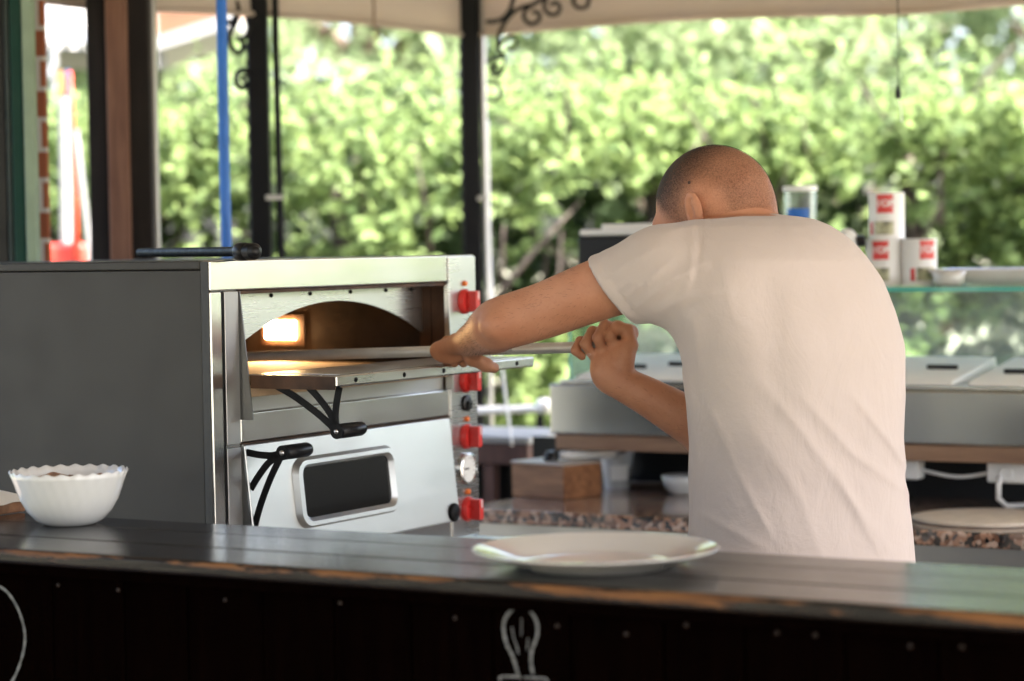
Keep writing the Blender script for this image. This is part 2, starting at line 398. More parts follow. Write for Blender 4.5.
# nail heads along the boards
for px, py in [(58, 585), (118, 590), (225, 600), (340, 603), (455, 618), (557, 626), (626, 634), (686, 625), (777, 633), (815, 635), (910, 646), (962, 647), (255, 577)]:
    p = bar_local(px, py, .031); q = MB(); q.lathe([(.0028, -.001), (.0026, .0007), (.0015, .0012), (0, .0014)], p, 10, axis=(0, -1, 0)); obj('nail', q, M['nail'], bar, True, smooth=True)

# plate on the bar
c = PZ(596, 571, BAR_Z); rad = .158
c = PZ(596, 566.5, BAR_Z)
pl = MB(); prof = [(0, .0055), (.085, .0055), (.100, .007), (.112, .012), (.135, .0195), (rad - .004, .0245), (rad, .0262), (rad + .001, .0245), (rad - .002, .022), (.135, .0155), (.112, .007), (.100, .0015), (.096, 0), (.090, 0), (.088, .0025), (0, .003)]
pl.lathe(prof, c, 96); po = obj('plate', pl, M['white_ceramic'], None, smooth=True)
po.modifiers.new('sub', 'SUBSURF').render_levels = 1
tag(po, 'large white glazed dinner plate standing empty on the black bar', 'plate')

# fluted bowl
cb = PZ(70, 524, BAR_Z); bo = thing('bowl', 'white scalloped milk glass bowl of brown spice at the end of the bar', 'bowl', cb)
def flute(r, z, a, i):
    t = max(0, min(1, z / .08)); sw = a * 30 + z * 110
    rr = r * (1 + .006 * math.sin(sw) * min(1, t * 2)); zz = z + (.0016 * math.sin(a * 24) if z > .076 else 0)
    return rr, zz
H = .082
outer = [(.0, .003), (.034, .003), (.036, 0), (.040, .001), (.052, .008), (.064, .021), (.0735, .038), (.080, .056), (.0855, .072), (.0895, .082)]
inner = [(.0880, .0822), (.0835, .072), (.078, .056), (.0715, .038), (.062, .022), (.05, .010), (.03, .006), (0, .0055)]
q = MB(); q.lathe(outer + inner, (0, 0, 0), 192, mod=flute); obj('bowl_body', q, M['milk_glass'], bo, True, smooth=True)
q = MB()
q.lathe([(.0805, .063), (.079, .0655), (.07, .068), (.05, .071), (.02, .069), (0, .070)], (0, 0, 0), 64, mod=lambda r, z, a, i: (r, z + (.0035 * math.sin(3 * a + 1) + .002 * math.sin(7 * a + r * 90)) * (r < .079)))
obj('spice_heap', q, M['spice'], bo, True, smooth=True)

# napkin with a wooden piece at the left edge
cn = PZ(-6, 514, BAR_Z); nb = thing('serving_block', 'small wooden block under a white paper napkin at the bar end', 'serving block', cn, -TH)
q = MB(); q.box(-.05, .022, -.02, .05, 0, .018); obj('block', q, M['wood_box'], nb, True, bevel=.003)
q = MB(); nx, ny = 12, 8
for i in range(nx + 1):
    for j in range(ny + 1):
        s_, t_ = i / nx, j / ny; xx = -.06 + .098 * s_; yy = -.03 + .085 * t_
        q.v.append(Vector((xx, yy, .0195 + .022 * max(0, 1 - ((s_ - .1) / .8) ** 2) ** .8 * (1 - .4 * t_) + .0015 * math.sin(9 * t_ + 4 * s_))))
q.f = [(i * (ny + 1) + j, (i + 1) * (ny + 1) + j, (i + 1) * (ny + 1) + j + 1, i * (ny + 1) + j + 1) for i in range(nx) for j in range(ny)]
o = obj('napkin', q, M['paper'], nb, True, smooth=True); o.modifiers.new('thick', 'SOLIDIFY').thickness = .0008

# ------------------------------------------------------------------ pizza oven (local x = out of its front, local y = across the front)
oc = P(209.3, 261, 4.0); A0, Bo = ab(oc); OZ0, OZ1 = .945, 1.495; OW = .854; OD = .82
ov = thing('pizza_oven', 'steel two deck pizza oven with red knobs, upper door open and lit', 'oven', G(A0, Bo, OZ0), -TH)
def OB(x0, x1, y0, y1, z0, z1): q = MB(); q.box(x0, x1, y0, y1, z0 - OZ0, z1 - OZ0); return q
zs = lambda z: z - OZ0
# shell
q = OB(-OD, -.0185, -.0, .012, OZ0, 1.4795); obj('side_panel', q, M['grey_paint'], ov, True, bevel=.002)
q = MB(); q.lathe([(.004, 0), (.004, .002), (.002, .0035), (0, .004)], (-.5, 0, zs(1.455)), 12, axis=(0, -1, 0)); obj('screw', q, M['black_metal'], ov, True, smooth=True)
q = OB(-OD, -.0185, OW - .012, OW, OZ0, 1.4795); obj('side_panel', q, M['grey_paint'], ov, True, bevel=.002)
q = OB(-OD, -.0185, -.0015, OW + .0015, 1.4805, OZ1); obj('top_panel', q, M['grey_paint'], ov, True, bevel=.003)
q = OB(-OD, -OD + .01, .0125, OW - .0125, OZ0, 1.479); obj('back_panel', q, M['steel_dull'], ov, True)
q = OB(-OD + .011, -.2, .0125, OW - .0125, OZ0 + .002, OZ0 + .012); obj('bottom_panel', q, M['steel_dull'], ov, True)
# front frame
fr = MB()
for b in ((-.0175, 0, 0.001, OW, 1.444, OZ1 + .0005), (-.0175, 0, 0.001, .077, OZ0, 1.4438), (-.0175, 0, .7505, OW, OZ0, 1.4438),
          (-.034, .001, .0772, .7503, 1.186, 1.237), (-.034, .0005, .0772, .7503, OZ0, .983)):
    fr.box(b[0], b[1], b[2], b[3], zs(b[4]), zs(b[5]))
frame = obj('front_frame', fr, M['steel_front'], ov, True, bevel=.003)
q = OB(-.0178, -.0028, -.0012, .0008, OZ0, OZ1 - .001); obj('reflection_strip', q, M['dark_reflection'], frame, True)  # dark strip painted in for the dark reflection on the steel frame side
q = OB(-.0171, .0012, .031, .0345, .95, 1.443); obj('groove', q, M['black_metal'], frame, True)
q = OB(.0006, .0025, .0365, .0745, 1.186, 1.4425); obj('hinge_strip', q, M['steel_dull'], frame, True, bevel=.001)
q = OB(.0006, .0025, .0365, .0745, .953, 1.180); obj('hinge_strip', q, M['steel_dull'], frame, True, bevel=.001)
M['steel_dark'] = steel('darker steel', (.16, .16, .155), .4, (2, 2, 8), .4)  # darker steel tone for the left cheeks
# wedge cheeks either side of both doors
def cheek(y, z0, z1, d0, mat):
    q = MB(); q.prism([(-.005, y, zs(z1)), (.003, y, zs(z1)), (d0, y, zs(z0)), (-.005, y, zs(z0))], (0, .0025, 0)); return obj('cheek', q, mat, ov, True)
q = OB(-.0171, -.009, .0795, .7475, 1.2375, 1.2615); obj('recess_panel', q, M['steel_dull'], ov, True)
cheek(.0775, 1.226, 1.443, .026, M['steel_dark']); cheek(.748, 1.237, 1.443, .012, M['steel'])
cheek(.0775, .95, 1.184, .026, M['steel_dark']); cheek(.748, .985, 1.184, .014, M['steel_dull'])
# upper chamber
CH = MB(); x0, x1, y0, y1, z0, z1 = -.68, -.036, .075, .782, zs(1.287), zs(1.4430)
CH.add([(x0, y0, z0), (x1, y0, z0), (x1, y1, z0), (x0, y1, z0), (x0, y0, z1), (x1, y0, z1), (x1, y1, z1), (x0, y1, z1)], [(4, 5, 6, 7), (0, 4, 7, 3), (0, 1, 5, 4), (2, 3, 7, 6)])
obj('oven_chamber', CH, M['interior'], ov, True, recalc=False)
q = OB(-.68, .004, .0795, .7475, 1.262, 1.287); obj('stone_floor', q, M['stone'], ov, True, bevel=.003)
q = OB(-.034, -.002, .7482, .7502, 1.2385, 1.4435); q2 = OB(-.062, -.036, .7482, .7835, 1.287, 1.4435); q.add(q2.v, q2.f); obj('jamb', q, M['rust'], ov, True)
arch = MB(); top = zs(1.4425); n = 28
pts = [(-.060, .0785, top)] + [(-.060, .0785 + (.7475 - .0785) * i / n, zs(1.4165 - .775 * (.0785 + (.7475 - .0785) * i / n - .45) ** 2)) for i in range(n + 1)] + [(-.060, .7475, top)]
arch.prism(pts, (.004, 0, 0)); ar = obj('arch_plate', arch, M['steel'], ov, True)
for y in (.13, .25, .37, .5, .62, .71):
    q = MB(); q.lathe([(.004, 0), (.0035, .002), (0, .003)], (-.0555, y, top - .011), 8, axis=(1, 0, 0)); obj('screw', q, M['black_metal'], ar, True)
q = OB(-.0345, -.004, .0785, .7475, 1.4375, 1.4432); obj('lintel', q, M['rust'], ov, True)
lamp = MB(); lamp.box(-.450, -.376, .7735, .7815, zs(1.3305), zs(1.3675)); lo = obj('oven_lamp', lamp, M['lamp'], ov, True, bevel=.003)
q = MB(); q.box(-.462, -.356, .7790, .7817, zs(1.318), zs(1.379)); obj('lamp_housing', q, M['rust'], lo, True)
# upper door, folded down
ud = MB(); ud.box(.012, .193, .0835, .746, zs(1.2835), zs(1.3025)); ud = obj('oven_door', ud, M['steel'], ov, True, bevel=.003, label='oven door folded down flat')
q = MB(); q.box(.030, .18, .11, .72, zs(1.3027), zs(1.3035)); obj('door_liner', q, M['steel_dull'], ud, True)
for y in (.12, .27, .40, .53, .66):
    q = MB(); q.lathe([(.0045, 0), (.004, .001), (0, .0015)], (.1932, y + .02, zs(1.293)), 10, axis=(1, 0, 0)); obj('screw', q, M['black_metal'], ud, True)
q = MB(); q.box(.02, .19, .0812, .0832, zs(1.279), zs(1.301)); obj('door_edge', q, M['rust'], ud, True)
def strap(pts, wd, th): # flat curved strap in a plane y = const
    q = MB(); c = []
    P0 = [Vector(p) for p in pts]
    for i in range(len(P0) - 1):
        p0, p1, p2, p3 = P0[max(i - 1, 0)], P0[i], P0[i + 1], P0[min(i + 2, len(P0) - 1)]
        for t in (0, .25, .5, .75): c.append(.5 * ((2 * p1) + (p2 - p0) * t + (2 * p0 - 5 * p1 + 4 * p2 - p3) * t * t + (3 * p1 - p0 - 3 * p2 + p3) * t ** 3))
    c.append(P0[-1])
    for i in range(len(c)):
        t = (c[min(i + 1, len(c) - 1)] - c[max(i - 1, 0)]).normalized(); nn = Vector((-t.z, 0, t.x)) * wd * .5; yv = Vector((0, th, 0))
        q.v += [c[i] + nn, c[i] - nn, c[i] - nn + yv, c[i] + nn + yv]
    for i in range(len(c) - 1):
        for k in range(4): q.f.append((4 * i + k, 4 * i + (k + 1) % 4, 4 * i + 4 + (k + 1) % 4, 4 * i + 4 + k))
    q.f += [(0, 1, 2, 3), tuple(4 * (len(c) - 1) + k for k in (3, 2, 1, 0))]; return q
def door_handle(door, y, origin, ex, ez):
    """ex: along the door from hinge to free edge, ez: away from its outer face; both in the oven's x-z plane"""
    o = Vector((origin[0], y, origin[1])); X = Vector((ex[0], 0, ex[1])); Zv = Vector((ez[0], 0, ez[1])); q = MB()
    tip = o + X * .182 + Zv * .074
    for pts in ([o + X * .188 + Zv * .0, o + X * .182 + Zv * .025, o + X * .179 + Zv * .05, tip],
                [o + X * .125, o + X * .145 + Zv * .018, o + X * .168 + Zv * .044, tip], [o + X * .06, o + X * .095 + Zv * .016, o + X * .142 + Zv * .044, tip]):
        s_ = strap(pts, .0115, .003); q.add(s_.v, s_.f)
    q.lathe([(.0125, 0), (.0125, .005)], tip - Vector((0, .001, 0)), 20, axis=(0, 1, 0))
    h = obj('door_handle', q, M['black_metal'], door, True)
    q = MB(); q.lathe([(.010, .0), (.0125, .002), (.0125, .064), (.0105, .071), (.004, .074), (0, .0742)], tip + Vector((0, .005, 0)), 24, axis=(0, 1, 0)); obj('grip', q, M['black_plastic'], h, True, smooth=True)
    q = MB(); q.lathe([(.0045, 0), (.0045, .002), (.002, .0035), (0, .004)], tip - Vector((0, .001, 0)), 12, axis=(0, -1, 0)); obj('grip_bolt', q, M['steel'], h, True, smooth=True)
door_handle(ud, .0925, (.003, zs(1.2835)), (1, 0), (0, -1))
# lower door, closed and sloping out at the foot
zb, zt = zs(.986), zs(1.183); xb, xt = .0245, .004
ld = MB(); ld.hexa([(xb - .022, .0815, zb), (xb, .0815, zb), (xb, .7465, zb), (xb - .022, .7465, zb)], [(xt - .022, .0815, zt), (xt, .0815, zt), (xt, .7465, zt), (xt - .022, .7465, zt)])
ld = obj('oven_door', ld, M['steel_door'], ov, True, bevel=.003, label='closed oven door with dark window')
def dp(y, z, out=0):
    t = (z - zb) / (zt - zb); return Vector((xb + (xt - xb) * t + out, y, z))
def rrect(y0, y1, z0, z1, r, out, n=6):
    pts = []
    for cy, cz, a0 in ((y1 - r, z1 - r, 0), (y0 + r, z1 - r, 90), (y0 + r, z0 + r, 180), (y1 - r, z0 + r, 270)):
        for i in range(n + 1): a = R(a0 + 90 * i / n); pts.append(dp(cy + r * math.cos(a), cz + r * math.sin(a), out))
    return pts
wy0, wy1, wz0, wz1 = .235, .512, zs(1.043), zs(1.131)
q = MB(); rings = [rrect(wy0 - .026, wy1 + .026, wz0 - .018, wz1 + .018, .030, .0004), rrect(wy0 - .02, wy1 + .02, wz0 - .013, wz1 + .013, .027, .0105), rrect(wy0 - .008, wy1 + .008, wz0 - .006, wz1 + .006, .02, .0105), rrect(wy0, wy1, wz0, wz1, .016, .0022)]
n = len(rings[0])
for rg in rings: q.v += rg
for i in range(3):
    for k_ in range(n): q.f.append((i * n + k_, i * n + (k_ + 1) % n, (i + 1) * n + (k_ + 1) % n, (i + 1) * n + k_))
wf = obj('window_frame', q, M['steel_door'], ld, True, smooth='auto')
q = MB(); q.v = rrect(wy0 - .001, wy1 + .001, wz0 - .001, wz1 + .001, .016, .0016); q.f = [tuple(range(len(q.v)))]; obj('window_pane', q, M['window'], ld, True)
q = MB(); q.lathe([(.018, 0), (.018, .004), (.014, .007), (0, .008)], dp(.722, zs(1.003), .0005), 20, axis=(1, 0, 0)); obj('hinge_cover', q, M['black_metal'], ld, True, smooth=True)
door_handle(ld, .0855, (xb, zb), ((xt - xb) / .1985, .1945 / .1985), (.995, .10))
q = OB(-.05, -.0345, .0785, .7475, .984, 1.186); obj('door_shadow_gap', q, M['black_metal'], ov, True)
q = OB(-.0345, .003, .0790, .7470, 1.1835, 1.1858); obj('door_seal', q, M['rust'], ov, True)
# control panel
cp = OB(.0005, .0035, .7525, OW - .002, .948, 1.492); panel = obj('control_panel', cp, M['steel'], ov, True, bevel=.001)
kn = []
def knob(z):
    c = (.0037, .808, zs(z)); q = MB(); q.lathe([(.0245, 0), (.0245, .004), (.021, .009), (.0205, .010), (0, .0105)], c, 40, axis=(1, 0, 0), mod=lambda r, zz, a, i: (r * (1 + (.02 * math.sin(20 * a) if r > .02 else 0)), zz))
    k1 = obj('knob', q, M['red'], ov, True, smooth='auto')
    q = MB(); q.box(.0135, .036, .800, .816, zs(z) - .0205, zs(z) + .0205); obj('knob_grip', q, M['red'], k1, True, bevel=.003)
    q = MB(); q.box(.0362, .0366, .8065, .8095, zs(z) + .004, zs(z) + .019); obj('knob_mark', q, M['white_plastic'], k1, True)
def pilot(z):
    q = MB(); q.lathe([(.0055, 0), (.0055, .004), (.004, .006), (0, .007)], (.0037, .808, zs(z)), 20, axis=(1, 0, 0)); obj('pilot_light', q, M['orange_lens'], ov, True, smooth='auto')
KZ = [(1.405, 'k'), (1.440, 'p'), (1.252, 'k'), (1.142, 'k'), (1.176, 'p'), (1.000, 'k'), (1.034, 'p')]
for z_, t_ in KZ: knob(z_) if t_ == 'k' else pilot(z_)
q = MB(); q.lathe([(.016, 0), (.016, .004), (.013, .006), (0, .006)], (.0037, .808, zs(1.207)), 24, axis=(1, 0, 0)); sw = obj('rocker_switch', q, M['black_plastic'], ov, True, smooth='auto')
q = MB(); q.box(.0098, .0150, .801, .815, zs(1.207) - .011, zs(1.207) + .004); obj('rocker', q, M['black_plastic'], sw, True, bevel=.002)
ga = MB(); ga.lathe([(.0305, 0), (.0305, .006), (.0275, .0075), (.0262, .0045), (0, .0045)], (.0037, .806, zs(1.0795)), 40, axis=(1, 0, 0)); gauge = obj('gauge', ga, M['steel_front'], ov, True, smooth='auto')
q = MB(); q.lathe([(.026, .0047), (.026, .005), (0, .005)], (.0037, .806, zs(1.0795)), 40, axis=(1, 0, 0)); obj('gauge_face', q, M['gauge'], gauge, True)
q = MB(); q.box(.0090, .0096, .789, .807, zs(1.0795) - .0015, zs(1.0795) + .0015)
for i in range(11):
    a = R(-40 + 26 * i); cy, cz = .806 + .021 * math.cos(a), zs(1.0795) + .021 * math.sin(a); q.box(.0090, .0093, cy - .001, cy + .001, cz - .001, cz + .001)
obj('gauge_needle', q, M['black_plastic'], gauge, True)
for x_, y_ in ((-.06, .05), (-.06, OW - .05), (-OD + .06, .05), (-OD + .06, OW - .05)):
    q = MB(); q.lathe([(.018, 0), (.018, .02), (.014, .0245)], (x_, y_, -.0245), 16); obj('foot', q, M['black_plastic'], ov, True)

# table under the oven
tz = OZ0 - .025
tb = thing('steel_table', 'steel worktable carrying the pizza oven', 'table', G(A0 - .4, Bo + .42, .06), -TH)
q = MB(); q.box(-.48, .52, -.47, .60, tz - .06 - .04, tz - .06); obj('table_top', q, M['steel'], tb, True, bevel=.004)
for x_, y_ in ((-.44, -.43), (.48, -.43), (-.44, .56), (.48, .56)):
    q = MB(); q.box(x_ - .02, x_ + .02, y_ - .02, y_ + .02, 0, tz - .1005); obj('leg', q, M['steel_dull'], tb, True, bevel=.002)
q = MB(); q.box(-.42, .46, -.41, .54, .2, .22); obj('shelf', q, M['steel_dull'], tb, True)

# brush handle lying on the oven
a_ = P(140, 250.5, 4.55); b_ = P(256, 247.5, 3.98)
zz = OZ1 + .0145; a_.z = zz; b_.z = zz; dirv = (b_ - a_).normalized()
bh = thing('brush_handle', 'black brush handle with a threaded end lying on top of the oven', 'handle', a_)
Lh = (b_ - a_).length
q = MB(); q.lathe([(.0, 0), (.0085, .001), (.0085, Lh - .07), (.0, Lh - .069)], a_, 20, axis=dirv); obj('rod', q, M['black_metal'], bh, smooth='auto')
q = MB(); q.lathe([(.010, Lh - .082), (.0155, Lh - .076), (.0155, Lh - .056), (.0115, Lh - .05), (.009, Lh - .049), (.009, Lh - .038), (0, Lh - .037)], a_, 24, axis=dirv); obj('collar', q, M['black_plastic'], bh, smooth='auto')
prof = [(.008, Lh - .040)] + [(.0142 if i % 2 else .0120, Lh - .036 + i * .0028) for i in range(11)] + [(.008, Lh - .003), (.007, Lh), (0, Lh)]
q = MB(); q.lathe(prof, a_, 24, axis=dirv); obj('screw_end', q, M['black_plastic'], bh, smooth=True)

# pizza peel: its handle runs along the oven's axis over the folded door into the chamber
PBv = 3.661
pr = PB(606, 346.4, PBv); pi_ = PB(232, 357.2, PBv); 
peel = thing('pizza_peel', 'aluminium pizza peel held by the cook, its handle reaching into the oven', 'peel', pr)
q = MB(); q.lathe([(0, 0), (.0085, .001), (.0096, .004), (.0096, (pi_ - pr).length), (0, (pi_ - pr).length + .001)], pr, 24, axis=(pi_ - pr).normalized()); obj('peel_handle', q, flat('satin aluminium', (.62, .61, .59), .45, .55, .08, 20, .05), peel, smooth='auto')
e = pi_; q = MB(); dv = -U; n = 24
pts = [e + V * -.012 + dv * .0]
loop = [(-.012, -.02), (-.03, .02), (-.10, .035), (-.115, .06), (-.115, .15)] + [(-.115 * math.cos(R(i * 18)), .15 + .05 * math.sin(R(i * 18))) for i in range(1, 10)] + [(.115, .15), (.115, .06), (.10, .035), (.03, .02), (.012, -.02)]
q.prism([G(*ab(e + V * y + dv * x), 1.2895) for y, x in loop], (0, 0, .002)); obj('peel_blade', q, M['steel_dull'], peel)
# ------------------------------------------------------------------ granite counter and the things on it
GZ = .92; GB0, GB1 = 4.66, 5.28
gc = thing('granite_counter', 'back counter with speckled brown granite slab on a steel base', 'counter', G(-2.4, GB0, .06), -TH)
gx0 = ab(PB(478, 505, GB0))[0] - .05 + 2.4; gx1 = 3.2
q = MB(); q.box(gx0, gx1, 0, GB1 - GB0, GZ - .06 - .032, GZ - .06); obj('slab', q, M['granite'], gc, True, bevel=.006, seg=3)
q = MB(); q.box(gx0 + .03, gx1 - .03, .03, GB1 - GB0 - .02, .08, GZ - .0925); base = obj('cabinet', q, M['steel_dull'], gc, True)
for i in range(4):
    x0_ = gx0 + .05 + i * .72; q = MB(); q.box(x0_, x0_ + .70, .016, .0295, .12, GZ - .14); dr = obj('cabinet_door', q, M['steel_unit'], gc, True, bevel=.003)
    q = MB(); q.box(x0_ + .2, x0_ + .5, .002, .014, GZ - .19, GZ - .175); obj('handle', q, M['steel'], dr, True, bevel=.003)
q = MB(); q.box(gx0 - .16, gx1, GB1 - GB0 + .005, GB1 - GB0 + .02, GZ - .15, 1.03 - .06); obj('back_board', q, M['black_plastic'], gc, True)

# topping display unit
DB0, DB1 = 4.97, 5.38; dx0 = ab(PB(549, 400, DB0))[0]; dx1 = dx0 + 2.35
du = thing('topping_display', 'long steel refrigerated topping display with green edged glass cover', 'display case', G(dx0, DB0, 1.03), -TH)
q = MB(); LW = dx1 - dx0; DW = DB1 - DB0
q.box(0, LW, 0, DW, .0355, .155); obj('body', q, M['steel_unit'], du, True, bevel=.006)
q = MB(); q.box(.012, LW - .01, .006, DW - .01, 0, .035); obj('base_board', q, M['copper_wood'], du, True, bevel=.002)
for x_ in (.06, LW - .06):
    for y_ in (.27, DW - .06):
        q = MB(); q.lathe([(.016, 0), (.02, .05), (.02, .1095)], (x_, y_, -.11), 16); obj('foot', q, M['black_plastic'], du, True, smooth='auto')
q = MB(); q.box(.02, LW - .02, .015, DW - .05, .1553, .164); rim = obj('pan_rim', q, M['steel_front'], du, True, bevel=.002)
nP = 7
for i in range(nP):
    x0_ = .05 + i * (LW - .1) / nP; x1_ = x0_ + (LW - .1) / nP - .03
    q = MB(); q.hexa([(x0_, .03, .1642), (x1_, .03, .1642), (x1_, DW - .07, .1642), (x0_, DW - .07, .1642)], [(x0_ + .006, .04, .174), (x1_ - .006, .04, .174), (x1_ - .006, DW - .075, .212), (x0_ + .006, DW - .075, .212)])
    ln = obj('pan_lid', q, M['lid_glare'], du, True, bevel=.004)
    for hx0, hx1, hy in ((x0_ + .05, x0_ + .14, .13), (x0_ + .18, x1_ - .04, .17)):
        q = MB(); q.box(hx0, hx1, hy, hy + .009, .184 + (hy - .13) * .13, .196 + (hy - .13) * .13); obj('lid_handle', q, M['black_plastic'], ln, True, bevel=.002)
gt = 1.398 - 1.03
q = MB(); q.box(.0, LW, DW - .014, DW - .008, .1555, gt - .0005); obj('glass_pane', q, M['glass_back'], du, True, label='rear glass pane')
for x_ in (.002, LW - .008):
    q = MB(); q.box(x_, x_ + .006, .10, DW - .0145, .1555, gt - .0005); ge = obj('glass_pane', q, M['glass'], du, True)
    q = MB(); q.box(x_, x_ + .006, .0965, .0995, .1555, gt - .0005); obj('glass_edge', q, M['glass_edge'], ge, True)
q = MB(); q.box(0, LW, .0035, DW, gt, gt + .01); gs = obj('glass_shelf', q, M['glass'], du, True)
q = MB(); q.box(0, LW, 0, .0033, gt, gt + .01); obj('glass_edge', q, M['glass_edge'], gs, True)
SZ = 1.03 + gt + .0102
# tins
def text_mesh(s, size):
    cu = bpy.data.curves.new('lettering', 'FONT'); cu.body = s; cu.size = size; cu.align_x = 'CENTER'; cu.align_y = 'CENTER'; cu.offset = size * .03
    to = bpy.data.objects.new('lettering', cu); COL.objects.link(to); dg = bpy.context.evaluated_depsgraph_get(); me = to.evaluated_get(dg).to_mesh()
    vs = [Vector(v.co) for v in me.vertices]; fs = [tuple(p.vertices) for p in me.polygons]; bpy.data.objects.remove(to); bpy.data.curves.remove(cu); return vs, fs
def wrap(pts, r, a0): return [Vector((r * math.sin(p.x / r + a0), -r * math.cos(p.x / r + a0), p.y)) for p in pts]
TV, TF = text_mesh('TOP', .021)
k = N('printed tin label'); M['label'] = flat('white printed label', (.76, .74, .72), .35, 0, .03)
def patch(q, x0, x1, z0, z1, r, a0, n=10):
    vs = []
    for i in range(n + 1): xx = x0 + (x1 - x0) * i / n; vs += wrap([Vector((xx, z0)).to_3d(), Vector((xx, z1)).to_3d()], r, a0)
    q.add(vs, [(2 * i, 2 * i + 2, 2 * i + 3, 2 * i + 1) for i in range(n)])
def tin(px, bottom, label, turn, b=5.18, dz=0):
    p = PB(px, 260, b); base = Vector((p.x, p.y, SZ + dz)); r, h = .0405, .1045
    t = thing('food_tin', label, 'tin', base, 0, 'white and red tins on the glass shelf')
    q = MB(); q.lathe([(0, .002), (r - .004, .002), (r, 0), (r + .0006, .0015), (r, .003), (r, h - .003), (r + .0006, h - .0015), (r, h), (r - .003, h - .003), (0, h - .003)], (0, 0, 0), 48); obj('tin_body', q, M['label'], t, True, smooth='auto')
    q = MB(); patch(q, -.019, .019, h - .046, h - .004, r + .0004, turn); pa = obj('red_label', q, M['red'], t, True)
    q = MB(); q.add(wrap([v + Vector((0, h - .025, 0)) for v in TV], r + .0008, turn), TF); obj('lettering', q, M['white_plastic'], pa, True, recalc=False)
    q = MB(); patch(q, -.026, .02, .01, .040, r + .0004, turn); obj('label_picture', q, flat('label picture ' + label[:8], (.36, .35, .22), .4, 0, .7, 60, 0), t, True)
    q = MB(); patch(q, -.01, .0, .01, .038, r + .0006, turn - .75); obj('red_mark', q, M['red'], t, True)
    return base
tin(884, 0, 'lower tin nearest the shoulder of the cook, red square facing front', -.35)
tin(919, 0, 'lower right tin, turned so its red square sits right', .35, 5.2)
tin(887, 0, 'topmost tin, standing on the two others', -.25, 5.19, .1049)
# dishes at the right end of the shelf
p = PB(1012, 270, 5.22); ds = thing('serving_dish', 'wide white oval dish on the glass shelf right of the tins', 'dish', (p.x, p.y, SZ))
q = MB(); q.lathe([(0, .004), (.09, .004), (.12, .018), (.15, .036), (.152, .033), (.125, .013), (.095, 0), (0, 0)], (0, 0, 0), 64, mod=lambda r, z, a, i: (r * (1 + .25 * math.cos(2 * a + .6)), z)); obj('dish_body', q, M['white_ceramic'], ds, True, smooth=True)
p = PB(949, 270, 5.08); sb = MB(); sb.lathe([(0, .002), (.025, .002), (.027, 0), (.034, .012), (.038, .032), (.0365, .032), (.031, .012), (.02, .006), (0, .005)], (p.x, p.y, SZ), 40)
tag(obj('small_bowl', sb, M['white_ceramic'], None, smooth=True), 'small white bowl in front of the oval dish on the glass shelf', 'bowl')
# tall clear jar
p = PB(800.5, 240, 5.2); jr = thing('clear_jar', 'tall clear jar with a blue label behind the neck of the cook', 'jar', (p.x, p.y, SZ))
q = MB(); q.lathe([(0, .002), (.036, .002), (.0385, .006), (.039, .21), (.036, .218), (.0355, .21), (.0355, .006), (0, .0045)], (0, 0, 0), 40); obj('jar_body', q, M['clear'], jr, True, smooth='auto')
q = MB(); q.lathe([(.0375, .2185), (.040, .219), (.040, .229), (.038, .231), (0, .231)], (0, 0, 0), 40); obj('jar_lid', q, M['white_plastic'], jr, True, smooth='auto')
q = MB(); patch(q, -.034, .02, .155, .178, .0395, -.1); obj('jar_label', q, M['blue'], jr, True)
# white canister with black knob
p = PB(847, 240, 5.12); cn_ = thing('canister', 'white round topped canister with black spout beside the tins', 'canister', (p.x, p.y, SZ))
q = MB(); q.lathe([(0, 0), (.026, 0), (.028, .004), (.028, .08), (.027, .1), (.022, .117), (.012, .127), (0, .13)], (0, 0, 0), 32); obj('canister_body', q, M['white_plastic'], cn_, True, smooth=True)
q = MB(); q.lathe([(.0, 0), (.013, .001), (.0135, .014), (.011, .02), (0, .022)], (.02, -.012, .1), 24, axis=(1, -.25, .1)); obj('spout', q, M['black_plastic'], cn_, True, smooth='auto')
# black printer
p = PB(577, 250, 5.02); pa, pb = ab(p); pn = thing('receipt_printer', 'black box shaped printer with white paper on top, left end of the shelf', 'printer', G(pa, pb, SZ), -TH)
q = MB(); q.box(0, .24, 0, .2, 0, .122); obj('printer_body', q, M['black_plastic'], pn, True, bevel=.008)
q = MB(); q.box(.002, .238, .006, .19, .1225, .138); obj('printer_lid', q, M['white_plastic'], pn, True, bevel=.006)
q = MB(); q.box(.045, .2, .04, .17, .1385, .150); obj('paper_stack', q, M['paper'], pn, True, bevel=.001)

# under the unit: sockets and leads
def socket(px, label):
    p = PB(px, 474, 5.05); a, b = ab(p); s_ = thing('power_socket', label, 'socket', G(a, b, 1.028), -TH, 'white sockets under the display')
    q = MB(); q.box(-.045, .045, -.025, .02, -.045, -.0005); obj('socket_body', q, M['white_plastic'], s_, True, bevel=.006)
    q = MB(); q.lathe([(.016, 0), (.016, .004), (.012, .005), (.011, .002), (0, .002)], (0, -.0252, -.024), 20, axis=(0, -1, 0)); obj('socket_face', q, M['white_plastic'], s_, True, smooth='auto')
    return a, b
s1 = socket(903, 'white power socket under the display beside the waist of the cook'); s2 = socket(1010, 'white power socket with plugged lead, nearest the right edge')
q = MB(); q.tube([G(s1[0] + (s2[0] - s1[0]) * t + (.046 if t == 0 else 0) - (.046 if t == 1 else 0), s1[1], 1.006 - .012 * math.sin(math.pi * t) + .003 * math.sin(9 * t)) for t in [i / 14 for i in range(15)]], .0042, 8)
tag(obj('power_lead', q, M['white_plastic'], None, smooth=True), 'white lead strung between the two sockets', 'lead')
q = MB(); q.tube([G(s2[0] - .01, s2[1] - .032, 1.0), G(s2[0] - .012, s2[1] - .04, .98), G(s2[0] - .016, s2[1] - .03, .95), G(s2[0] - .018, s2[1] + .03, .928), G(s2[0] + .05, s2[1] + .12, .926)], .006, 8)
